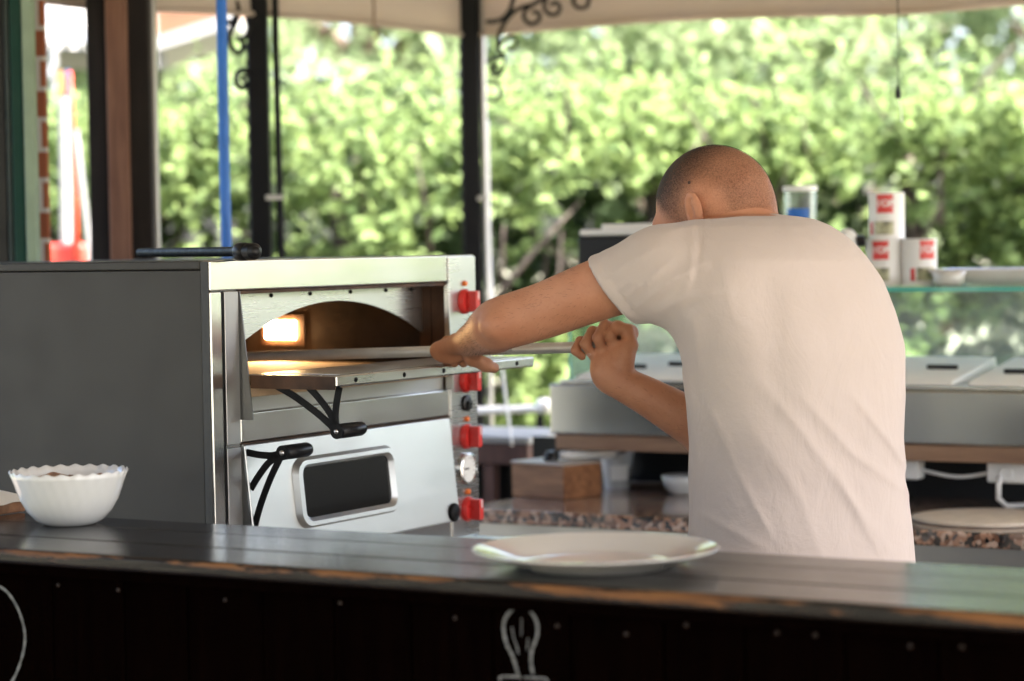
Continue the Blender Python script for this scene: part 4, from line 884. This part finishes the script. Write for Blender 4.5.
# ------------------------------------------------------------------ the cook: smooth distance fields turned into surfaces
class Vol:
    def __init__(s, lo, hi, h):
        s.lo = np.array(lo, np.float32); s.h = h; s.n = np.ceil((np.array(hi) - np.array(lo)) / h).astype(int) + 1
        s.F = np.full(s.n, .5, np.float32)
    def sub(s, lo, hi):
        i0 = np.clip(np.floor((np.array(lo) - s.lo) / s.h).astype(int), 0, s.n - 1); i1 = np.clip(np.ceil((np.array(hi) - s.lo) / s.h).astype(int) + 1, 1, s.n)
        sl_ = tuple(slice(a, b) for a, b in zip(i0, i1)); ax = [s.lo[k] + s.h * np.arange(i0[k], i1[k], dtype=np.float32) for k in range(3)]
        return sl_, ax[0][:, None, None], ax[1][None, :, None], ax[2][None, None, :]
    def merge(s, prims, k, kin=None):
        """prims joined among themselves (sharp, or smooth by kin) and then smoothly into the volume by k"""
        lo = np.min([p[1] for p in prims], 0) - k - .03; hi = np.max([p[2] for p in prims], 0) + k + .03
        sl_, x, y, z = s.sub(lo, hi); g = None
        for p in prims:
            d = p[0](x, y, z)
            g = d if g is None else (np.minimum(g, d) if not kin else smin(g, d, kin))
        s.F[sl_] = smin(s.F[sl_], g, k) if k > 0 else np.minimum(s.F[sl_], g)
    def carve(s, p, k):
        sl_, x, y, z = s.sub(np.array(p[1]) - k, np.array(p[2]) + k); s.F[sl_] = -smin(-s.F[sl_], p[0](x, y, z), k)
    def surface(s):
        F = s.F; n = s.n; ins = F < 0
        c = np.zeros(n - 1, np.int8)
        for a in (0, 1):
            for b in (0, 1):
                for d in (0, 1): c += ins[a:n[0] - 1 + a, b:n[1] - 1 + b, d:n[2] - 1 + d]
        cell = np.argwhere((c > 0) & (c < 8)); idx = np.full(n - 1, -1, np.int32); idx[tuple(cell.T)] = np.arange(len(cell))
        acc = np.zeros((len(cell), 3), np.float32); cnt = np.zeros(len(cell), np.float32)
        co = [(a, b, d) for a in (0, 1) for b in (0, 1) for d in (0, 1)]
        val = {q: F[tuple((cell + np.array(q)).T)] for q in co}
        for q in co:
            for ax in range(3):
                if q[ax] == 0:
                    q2 = tuple(1 if i == ax else q[i] for i in range(3)); v0, v1 = val[q], val[q2]; m_ = (v0 < 0) != (v1 < 0)
                    t = np.where(m_, v0 / np.where(m_, v0 - v1, 1), 0); p = np.array(q, np.float32)[None] + t[:, None] * np.eye(3, dtype=np.float32)[ax][None]
                    acc[m_] += p[m_]; cnt[m_] += 1
        verts = s.lo + s.h * (cell + acc / cnt[:, None]); faces = []
        for ax in range(3):
            a1, a2 = (ax + 1) % 3, (ax + 2) % 3
            sa = [slice(1, -1)] * 3; sb = [slice(1, -1)] * 3; sa[ax] = slice(0, -1); sb[ax] = slice(1, None)
            A = ins[tuple(sa)]; B = ins[tuple(sb)]; e = np.argwhere(A != B); off_ = np.array([1, 1, 1]); off_[ax] = 0; e = e + off_
            inside = F[tuple(e.T)] < 0; o1 = np.zeros(3, int); o1[a1] = 1; o2 = np.zeros(3, int); o2[a2] = 1
            qd = np.stack([idx[tuple((e - o1 - o2).T)], idx[tuple((e - o2).T)], idx[tuple(e.T)], idx[tuple((e - o1).T)]], 1)
            qd[~inside] = qd[~inside][:, ::-1]; faces.append(qd)
        f = np.concatenate(faces); return verts, f[(f >= 0).all(1)]
def smin(a, b, k):
    h = np.maximum(k - np.abs(a - b), 0) / k; return np.minimum(a, b) - h * h * k * .25
def cone(a, b, ra, rb):
    a = np.array(a, np.float32); b = np.array(b, np.float32); ab_ = b - a; L2 = float(ab_ @ ab_)
    def f(x, y, z):
        t = np.clip(((x - a[0]) * ab_[0] + (y - a[1]) * ab_[1] + (z - a[2]) * ab_[2]) / L2, 0, 1)
        return np.sqrt((x - a[0] - t * ab_[0]) ** 2 + (y - a[1] - t * ab_[1]) ** 2 + (z - a[2] - t * ab_[2]) ** 2) - (ra + (rb - ra) * t)
    r = max(ra, rb); return f, np.minimum(a, b) - r, np.maximum(a, b) + r
def ell(c, axes, rad):
    c = np.array(c, np.float32); A = [np.array(q, np.float32) for q in axes]
    def f(x, y, z):
        k0 = 0; k1 = 0
        for q, r in zip(A, rad):
            d = (x - c[0]) * q[0] + (y - c[1]) * q[1] + (z - c[2]) * q[2]; k0 = k0 + (d / r) ** 2; k1 = k1 + (d / (r * r)) ** 2
        k0 = np.sqrt(k0); return k0 * (k0 - 1) / (np.sqrt(k1) + 1e-6)
    r = max(rad); return f, c - r, c + r
def limb(pts, rs, per=6):
    P_ = [Vector(p) for p in pts]; o = []; q = []
    for i in range(len(P_) - 1):
        p0, p1, p2, p3 = P_[max(i - 1, 0)], P_[i], P_[i + 1], P_[min(i + 2, len(P_) - 1)]; r0, r1, r2, r3 = rs[max(i - 1, 0)], rs[i], rs[i + 1], rs[min(i + 2, len(P_) - 1)]
        for j in range(per):
            t = j / per; cr_ = lambda a, b, c, d: .5 * ((2 * b) + (c - a) * t + (2 * a - 5 * b + 4 * c - d) * t * t + (3 * b - a - 3 * c + d) * t ** 3)
            o.append(cr_(p0, p1, p2, p3)); q.append(cr_(r0, r1, r2, r3))
    o.append(P_[-1]); q.append(rs[-1]); return chain(o, q)
def chain(pts, rs): return [cone(pts[i], pts[i + 1], rs[i], rs[i + 1]) for i in range(len(pts) - 1)]

# torso levels: picture row, left and right outline, distance of the body axis
LV = [(214, 748, 756, 4.0), (216, 712, 792, 3.99), (219.5, 694, 812, 3.98), (227, 674, 829, 3.97), (240, 662, 848, 3.96), (256, 657, 863, 3.95), (280, 657, 881, 3.945), (315, 666, 897, 3.94), (350, 682, 904, 3.94),
      (400, 690, 905, 3.945), (440, 692, 901, 3.95), (480, 692, 903, 3.96), (530, 690, 911, 3.97), (570, 689, 917, 3.98), (640, 688, 924, 3.99), (700, 690, 922, 4.0)]
LZ = []; LC = []; LH = []
for py, l, r, d in LV:
    p, q = P(l, py, d), P(r, py, d); LZ.append((p.z + q.z) / 2); LC.append(((p.x + q.x) / 2, (p.y + q.y) / 2)); LH.append((q - p).length / 2)
LZ = np.array(LZ[::-1]); LCx = np.array([c[0] for c in LC[::-1]]); LCy = np.array([c[1] for c in LC[::-1]]); LH = np.array(LH[::-1])
ZD = np.linspace(LZ[0] - .1, LZ[-1] + .05, 1400); dz_ = ZD[1] - ZD[0]
def soft(v, end=None):
    a = np.interp(ZD, LZ, v); o = a.copy()
    for _ in range(3):
        n_ = int(.011 / dz_) | 1; o = np.convolve(np.pad(o, n_ // 2, 'edge'), np.ones(n_) / n_, 'valid')
    wt = np.clip((LZ[-1] - .012 - ZD) / .03, 0, 1); return a * (1 - wt) + o * wt
CXD, CYD, HWD = soft(LCx), soft(LCy), soft(LH)
E1 = np.array((.85, .53)); E2 = np.array((-.53, .85))      # shoulder axis, facing direction
def torso(off=0.0):
    def f(x, y, z):
        zf = z.ravel(); cx = np.interp(zf, ZD, CXD); cy = np.interp(zf, ZD, CYD); hw = np.interp(zf, ZD, HWD)
        a = hw / .915; b = np.minimum(.72 * a, .135); sh = z.shape
        a, b, cx, cy = (q.reshape(sh).astype(np.float32) for q in (a, b, cx, cy))
        p = (x - cx) * E1[0] + (y - cy) * E1[1]; q = (x - cx) * E2[0] + (y - cy) * E2[1]
        rr = (np.abs(p / a) ** 2.3 + np.abs(q / b) ** 2.3) ** (1 / 2.3)
        d = (rr - 1) * np.minimum(a, b) + off
        return np.maximum(d, z - (LZ[-1] + .004) + off).astype(np.float32)
    return f, np.array((.15, 3.7, LZ[0])), np.array((.75, 4.25, LZ[-1] + .02))

v3 = lambda p: np.array(p, np.float32)
SHL = P(662, 268, 3.89); ELL = P(503, 323, 4.0); WRL = P(474, 339, 4.195)
SHR = P(834, 296, 4.08); ELR = P(738, 449, 4.14); WRR = P(611, 376, 4.13)
person = thing('person', 'man in a cream T-shirt with cropped hair, bending to push a peel into the oven', 'person', (P(800, 500, 3.98).x, 3.98, .06))

BV = Vol((-.19, 3.62, .93), (.74, 4.42, 1.74), .0028)
BV.merge([torso(.010)], .0)
C = P(713.5, 203, 4.05)
Fh = Vector((-.80, .42, -.43)).normalized(); Lh = Vector((0, 0, 1)).cross(Fh).normalized(); Uh = Fh.cross(Lh).normalized()
if Uh.z < 0: Uh = -Uh
AX = (Fh, Lh, Uh)
hp = lambda f, l, u: C + Fh * f + Lh * l + Uh * u
skull = [ell(hp(0, 0, .003), AX, (.0975, .0775, .0925)), ell(hp(-.018, 0, -.012), AX, (.080, .076, .078)), ell(hp(.035, 0, -.02), AX, (.062, .068, .08))]
jaw = [ell(hp(.045, 0, -.085), AX, (.052, .055, .05)), cone(hp(.088, 0, -.02), hp(.112, 0, -.052), .010, .013), ell(hp(.085, 0, -.105), AX, (.018, .022, .016)),
       ell(hp(.092, 0, -.078), AX, (.012, .026, .009)), cone(hp(.092, .035, .005), hp(.092, -.035, .005), .010, .010), ell(hp(.075, .035, -.04), AX, (.02, .022, .016)), ell(hp(.075, -.035, -.04), AX, (.02, .022, .016))]
BV.merge(skull, .03, .02); BV.merge(jaw, .018, .012)
BV.merge([cone(hp(-.028, 0, -.05), P(757, 262, 3.965), .057, .066)], .03)
BV.merge([cone(P(757, 250, 3.965), SHL, .05, .05), cone(P(757, 250, 3.965), SHR, .05, .05)], .03)
for sgn in (1, -1):
    e0 = hp(.003, sgn * .0855, -.012); eu = (Uh * .97 - Fh * .22).normalized(); ef = (Fh * .9 + eu * .2 + Lh * sgn * -.35).normalized(); ef = (ef - eu * ef.dot(eu)).normalized(); el_ = ef.cross(eu)
    BV.merge([ell(e0 + Lh * sgn * .004, (ef, el_, eu), (.0185, .0075, .0315)), ell(e0 - eu * .027 + Lh * sgn * .003, (ef, el_, eu), (.010, .007, .011))], .005, .006)
    BV.carve(ell(e0 + Lh * sgn * .0135 + ef * .004 + eu * .004, (ef, el_, eu), (.0112, .0092, .0215)), .003)
    BV.merge([cone(e0 + Lh * sgn * .0085 - ef * .003 + eu * .012, e0 + Lh * sgn * .0075 - ef * .006 - eu * .010, .0032, .003)], .004)
    BV.carve(ell(hp(.088, sgn * .031, -.012), AX, (.016, .014, .010)), .008)
# arms
fdir = (pi_ - pr).normalized(); nd = V; R0 = PB(472, 350.4, PBv)
BV.merge(limb([SHL, P(600, 289, 3.93), P(545, 310, 3.97), ELL, ELL.lerp(WRL, .3), ELL.lerp(WRL, .65), WRL, WRL.lerp(R0, .45) + Z * .012], [.056, .0505, .0465, .0445, .0435, .036, .029, .024]), .03)
BV.merge([ell(P(497, 326, 3.966), ((1, 0, 0), (0, 1, 0), (0, 0, 1)), (.024, .018, .019))], .02)
BV.merge(limb([SHR, P(790, 370, 4.12), ELR, P(692, 422, 4.135), P(652, 399, 4.13), WRR, P(612, 362, 4.135)], [.056, .05, .046, .041, .034, .0275, .026]), .03)
# left hand over the rod
fing = [(.000, 1.0), (.0190, 1.06), (.0375, 1.0), (.0540, .86)]
palm = []; tips = []
for o_, s_ in fing:
    b_ = R0 + fdir * o_
    mcp = b_ - nd * .027 + Z * (.016 - .22 * o_); pip = b_ + nd * .006 * s_ + Z * (.0265 - .16 * o_); dip = b_ + nd * .025 * s_ - Z * .002; tip = b_ + nd * .006 - Z * .0215 + fdir * .003
    BV.merge(chain([mcp, pip, dip, tip], [.0118 * s_ ** .5, .0104 * s_, .0095 * s_, .0086 * s_]), .0035, .004); palm.append(cone(WRL.lerp(mcp, .1), mcp, .021, .0108)); tips.append(tip)
BV.merge(palm, .012, .006)
BV.merge([ell(R0 + fdir * .030 - nd * .026 - Z * .004, (fdir, V, Vector((0, 0, 1))), (.034, .013, .019))], .012)
tb_ = [WRL.lerp(R0, .35) - Z * .012, P(472, 358, 4.235), P(486, 365, 4.25), P(494, 368, 4.26)]
BV.merge(chain(tb_, [.018, .0135, .0118, .0095]), .010, .006)
# right hand round the butt of the rod, seen from its palm
fr_ = [((630, 333, 4.17), (618, 327, 4.142), (609.5, 336, 4.118), (612, 346, 4.128), 1.0), ((618, 329, 4.182), (605, 325, 4.142), (597.5, 338, 4.112), (602, 349, 4.126), 1.04),
       ((606, 332, 4.188), (592.5, 331.5, 4.145), (585, 344, 4.118), (591, 353, 4.128), 1.0), ((594, 340, 4.185), (580, 341, 4.15), (575, 350.5, 4.128), (582, 356.5, 4.134), .86)]
palm = []
for a, b, c, d, s_ in fr_:
    pts = [P(*a), P(*b), P(*c), P(*d)]; BV.merge(chain(pts, [.0104, .0094 * s_, .0089 * s_, .0082 * s_]), .0012, .003); palm.append(cone(WRR, pts[0], .022, .0135))
BV.merge(palm, .012, .014)
BV.merge([ell(P(623, 358, 4.122), ((1, 0, 0), (0, 1, 0), (0, 0, 1)), (.018, .018, .03)), ell(P(602, 366, 4.128), ((1, 0, 0), (0, 1, 0), (0, 0, 1)), (.017, .018, .025))], .015, .01)
BV.merge(chain([P(623, 362, 4.12), P(630.5, 345, 4.126), P(628, 331, 4.132), P(617, 326.5, 4.128)], [.018, .0128, .0115, .0098]), .007, .005)
bv_, bf_ = BV.surface(); loc = np.array(person.location, np.float32)
body = mesh_np('body', bv_ - loc, bf_, M['skin'], person)
sm = body.modifiers.new('smooth', 'SMOOTH'); sm.factor = .5; sm.iterations = 2
# fine hair on the forearms and upper arm
hvv, hff = [], []
nb = np.zeros_like(bv_); fa, fb, fc = bv_[bf_[:, 0]], bv_[bf_[:, 1]], bv_[bf_[:, 2]]; fn_ = np.cross(fb - fa, fc - fa)
for k_ in range(4): np.add.at(nb, bf_[:, k_], fn_)
nb /= np.linalg.norm(nb, axis=1, keepdims=True) + 1e-12
def near_seg(a, b, r):
    a, b = v3(a), v3(b); e_ = b - a; t = np.clip(((bv_ - a) @ e_) / (e_ @ e_), 0, 1); return (np.linalg.norm(bv_ - a - t[:, None] * e_, axis=1) < r) & (t > .06) & (t < .94), e_ / np.linalg.norm(e_)
for a, b, num in ((P(600, 289, 3.93), ELL, 420), (ELL, WRL, 420), (ELR, WRR, 420)):
    mk, dr_ = near_seg(a, b, .062); ids = RNG.choice(np.where(mk)[0], num); p0 = bv_[ids]; n0 = nb[ids]; sgn_ = 1 if np.mean(np.sum((p0 + nb[ids] * .01 - v3(a)) ** 2, 1)) > np.mean(np.sum((p0 - v3(a)) ** 2, 1)) else -1
    tip_ = p0 + (n0 * sgn_ * .55 + dr_ * .8 + RNG.normal(size=p0.shape) * .25) * RNG.uniform(.005, .011, (num, 1)); wv_ = np.cross(dr_, n0); wv_ /= np.linalg.norm(wv_, axis=1, keepdims=True) + 1e-9
    hvv.append(np.stack([p0 - wv_ * .00022, p0 + wv_ * .00022, tip_], 1).reshape(-1, 3)); 
hvv = np.concatenate(hvv); mesh_np('arm_hair', hvv - loc, np.arange(len(hvv)).reshape(-1, 3), flat('arm hair', (.10, .06, .035), .5), person)
# finger nails of the right hand
for a, b, c, d, s_ in fr_[:3]:
    p_, q_ = P(*c), P(*d); t = (q_ - p_).normalized(); out_ = (P(*c) - P(*a)); out_ = (out_ - t * out_.dot(t)).normalized(); q = MB(); q.lathe([(.0052, 0), (.0045, .0009), (0, .0012)], q_ + out_ * .0078 * s_ - t * .002, 14, axis=out_)
    obj('fingernail', q, flat('nail ' + str(a[0]), (.55, .32, .25), .3), person, smooth=True)
for sgn in (1, -1):
    q = MB(); q.lathe([(.0115 * math.sin(math.pi * i / 10), -.0115 * math.cos(math.pi * i / 10)) for i in range(11)], hp(.082, sgn * .031, -.013), 20, axis=Fh); obj('eye', q, M['white_plastic'], person, smooth=True)
q = MB(); q.lathe([(.0028, 0), (.0022, .0012), (0, .0016)], hp(-.006, .0768, .034) + Lh * .003, 10, axis=Lh); obj('mole', q, flat('mole', (.06, .025, .015), .6), person, smooth=True)
# cropped hair
HV = Vol(v3(C) - .14, v3(C) + .14, .003); HV.merge(skull, .0, .02); HV.merge([cone(hp(-.028, 0, -.05), P(757, 262, 3.965), .057, .066)], .03); hv2, hf2 = HV.surface()
def cover(p):
    r = p - v3(C); f_ = r @ v3(Fh); l_ = r @ v3(Lh); u_ = r @ v3(Uh)
    ss = lambda v, a, b: (lambda t: t * t * (3 - 2 * t))(np.clip((v - a) / (b - a), 0, 1))
    c_ = (.41 + .56 * ss(u_ * .85 + f_ * .45, .0, .105)) * ss(u_ - f_ * .25, -.075, -.02)
    c_ *= 1 - ss(f_ - .045 - .42 * np.clip(u_, -.02, .075), 0, .03)
    return np.clip(c_ * (1 - .55 * (1 - ss(np.sqrt((f_ + .012) ** 2 + (u_ + .015) ** 2 * .6), .022, .05))), 0, 1)
cv = cover(hv2); keepf = (cv[hf2] > .03).all(1); hf2 = hf2[keepf]; used_ = np.unique(hf2); rm = np.full(len(hv2), -1); rm[used_] = np.arange(len(used_))
nrm = hv2 - v3(C); nrm /= np.linalg.norm(nrm, axis=1, keepdims=True)
hair = mesh_np('hair', (hv2 + nrm * .0016)[used_] - loc, rm[hf2], M['hair'], person)
at_ = hair.data.attributes.new('cover', 'FLOAT', 'POINT'); at_.data.foreach_set('value', cv[used_].astype(np.float32))
sm = hair.modifiers.new('smooth', 'SMOOTH'); sm.factor = .5; sm.iterations = 3

# T-shirt
SV = Vol((.09, 3.66, .86), (.74, 4.32, 1.62), .004)
SV.merge([torso(0)], .0)
arm_ax = (P(600, 288, 3.93) - SHL).normalized()
HEM = P(609, 287, 3.925)
SV.merge(chain([P(700, 262, 3.92), SHL, HEM + arm_ax * .04], [.055, .0635, .054]), .05, .03)
SV.merge([cone(SHL - Z * .02, HEM + arm_ax * .04 - Z * .012, .052, .049)], .03)
SV.merge(chain([P(792, 276, 4.02), SHR, P(800, 350, 4.115)], [.052, .058, .058]), .05, .03)
SLN = Vector((-.78, .22, -.58)).normalized(); HEM = P(609, 286, 3.925)
SV.merge([cone(hp(-.03, 0, -.06), P(757, 262, 3.965), .064, .068)], .03)
folds = [([(758, 380), (800, 430), (850, 500), (898, 566)], .0034, .012), ([(800, 395), (850, 452), (915, 500)], .0042, .010), ([(752, 430), (800, 500), (824, 572)], .0026, .014), ([(852, 395), (888, 440), (907, 470)], .005, .008),
         ([(835, 470), (880, 560)], .003, .009), ([(735, 470), (770, 540)], .0025, .008), ([(700, 515), (760, 548)], .0025, .007), ([(697, 545), (745, 570)], .002, .006), ([(705, 400), (735, 470)], .0022, .012),
         ([(640, 306), (672, 280), (706, 262)], .0055, .009), ([(655, 312), (690, 296), (725, 292)], .0045, .010), ([(622, 300), (650, 280), (676, 258)], .0045, .007), ([(604, 282), (632, 262), (660, 246)], .0035, .008), ([(612, 296), (640, 276)], .003, .006),
         ([(786, 224), (806, 228), (830, 240)], .0035, .005), ([(780, 231), (800, 236), (818, 244)], .003, .005), ([(776, 217), (797, 219), (815, 226)], .003, .004), ([(664, 234), (690, 226), (716, 222)], .003, .006), ([(720, 226), (752, 223)], .002, .005),
         ([(766, 245), (772, 330), (778, 410)], -.005, .03), ([(725, 270), (735, 320)], .005, .04), ([(840, 290), (845, 340)], .004, .04), ([(693, 318), (698, 370)], .004, .012), ([(730, 316), (752, 330)], .0012, .006),
         ([(697, 224), (695, 250), (690, 282), (676, 312)], .0022, .0065), ([(701, 224), (700, 250), (695, 285)], -.002, .0055)]
near = np.argwhere(np.abs(SV.F) < .02); pts_ = SV.lo + SV.h * near; pix = np.stack([512 + FPX * pts_[:, 0] / pts_[:, 1], 340.5 - FPX * ((pts_[:, 2] - CAM_H) / pts_[:, 1] + math.tan(PITCH)) - .0157 * (FPX * pts_[:, 0] / pts_[:, 1])], 1)
disp = np.zeros(len(near), np.float32); front_ = np.clip((4.06 - pts_[:, 1]) / .06, 0, 1)
for pl_, amp, wd in folds:
    wd_px = wd * 620; best = np.full(len(near), 1e9, np.float32); tt = np.zeros(len(near), np.float32); n_ = len(pl_) - 1
    for i in range(n_):
        a = np.array(pl_[i], np.float32); b = np.array(pl_[i + 1], np.float32); e_ = b - a; t = np.clip(((pix - a) @ e_) / (e_ @ e_), 0, 1); dd = np.sum((pix - a - t[:, None] * e_) ** 2, 1); mk = dd < best; best[mk] = dd[mk]; tt[mk] = ((i + t) / n_)[mk]
    win = np.sin(np.pi * np.clip(tt * .86 + .07, 0, 1)) ** .7; disp += amp * win * (np.exp(-best / (wd_px ** 2)) if amp < 0 else (.45 * np.exp(-best / (wd_px ** 2)) + .6 * np.exp(-np.sqrt(best) / (wd_px * .62))))
disp += .0012 * np.sin(pix[:, 0] * .045 + 2.2 * np.sin(pix[:, 1] * .02)) * np.sin(pix[:, 1] * .05 + .6)
hd_ = (pts_ - np.array(HEM, np.float32)) @ np.array(SLN, np.float32); disp -= .0016 * np.exp(-((hd_ + .020) / .0035) ** 2) * (pts_[:, 0] < .30)
SV.F[tuple(near.T)] -= disp * front_
sl_, x_, y_, z_ = SV.sub((.09, 3.7, 1.3), (.31, 4.25, 1.56)); pdist = (x_ - HEM.x) * SLN.x + (y_ - HEM.y) * SLN.y + (z_ - HEM.z) * SLN.z
SV.F[sl_] = np.maximum(SV.F[sl_], pdist)
sv_, sf_ = SV.surface()
axn = v3(arm_ax); nk0 = P(741, 243, 3.98); nka = (C - P(757, 262, 3.965)).normalized()
cutm = ((sv_ - v3(HEM)) @ v3(SLN) > -.0014) & (sv_[:, 0] < .31) & (sv_[:, 2] > 1.3)
cutm |= ((sv_ - v3(nk0)) @ v3(nka) > 0) & (np.linalg.norm(sv_ - v3(hp(-.02, 0, -.03)), axis=1) < .14)
ra2 = v3((P(800, 350, 4.115) - SHR).normalized()); cutm |= ((sv_ - v3(P(806, 342, 4.112))) @ ra2 > 0) & (sv_[:, 1] > 4.12) & (sv_[:, 2] > 1.2)
cutm |= sv_[:, 2] < .905
kf = ~cutm[sf_].all(1); sf_ = sf_[kf]; used_ = np.unique(sf_); rm = np.full(len(sv_), -1); rm[used_] = np.arange(len(used_))
shirt = mesh_np('t_shirt', sv_[used_] - loc, rm[sf_], M['shirt'], person)
sm = shirt.modifiers.new('smooth', 'SMOOTH'); sm.factor = .5; sm.iterations = 3
so_ = shirt.modifiers.new('cloth', 'SOLIDIFY'); so_.thickness = .0035; so_.offset = -1
# trousers and shoes
hip = P(804, 650, 3.99); TV_ = Vol((.05, 3.6, .02), (.95, 4.5, 1.06), .011)
hl = hip + Vector((-.085, -.05, -.06)); hr_ = hip + Vector((.085, .05, -.06)); kl = Vector((hl.x - .03, hl.y + .05, .52)); kr = Vector((hr_.x + .03, hr_.y + .02, .52)); al = Vector((kl.x + .02, kl.y - .03, .12)); ar_ = Vector((kr.x + .03, kr.y - .04, .12))
TV_.merge([ell(hip + Z * .0, ((E1[0], E1[1], 0), (E2[0], E2[1], 0), (0, 0, 1)), (.178, .122, .16))], .0)
TV_.merge(chain([hl, kl, al], [.088, .066, .058]), .05, .02); TV_.merge(chain([hr_, kr, ar_], [.088, .066, .058]), .03, .02)
tv2, tf2 = TV_.surface(); tr_ = mesh_np('trousers', tv2 - loc, tf2, M['denim'], person); sm = tr_.modifiers.new('smooth', 'SMOOTH'); sm.iterations = 4
for a_ in (al, ar_):
    q = MB(); ft = Vector((E2[0], E2[1], 0)); sd_ = Vector((E1[0], E1[1], 0)); rings = []
    for t, wdt, hgt in ((-.07, .02, .05), (-.055, .038, .075), (0, .042, .09), (.06, .045, .075), (.12, .047, .055), (.17, .04, .04), (.195, .015, .025)):
        rings.append([Vector((a_.x, a_.y, .061)) + ft * t + sd_ * (wdt * math.cos(R(k_ * 30))) + Z * (hgt * (.5 + .5 * math.sin(R(k_ * 30)))) for k_ in range(12)])
    for rg in rings: q.v += rg
    for i in range(len(rings) - 1):
        for k_ in range(12): q.f.append((i * 12 + k_, i * 12 + (k_ + 1) % 12, (i + 1) * 12 + (k_ + 1) % 12, (i + 1) * 12 + k_))
    q.f += [tuple(range(12)), tuple(range(72, 84))]; obj('shoe', q, M['shoe'], person, smooth=True)
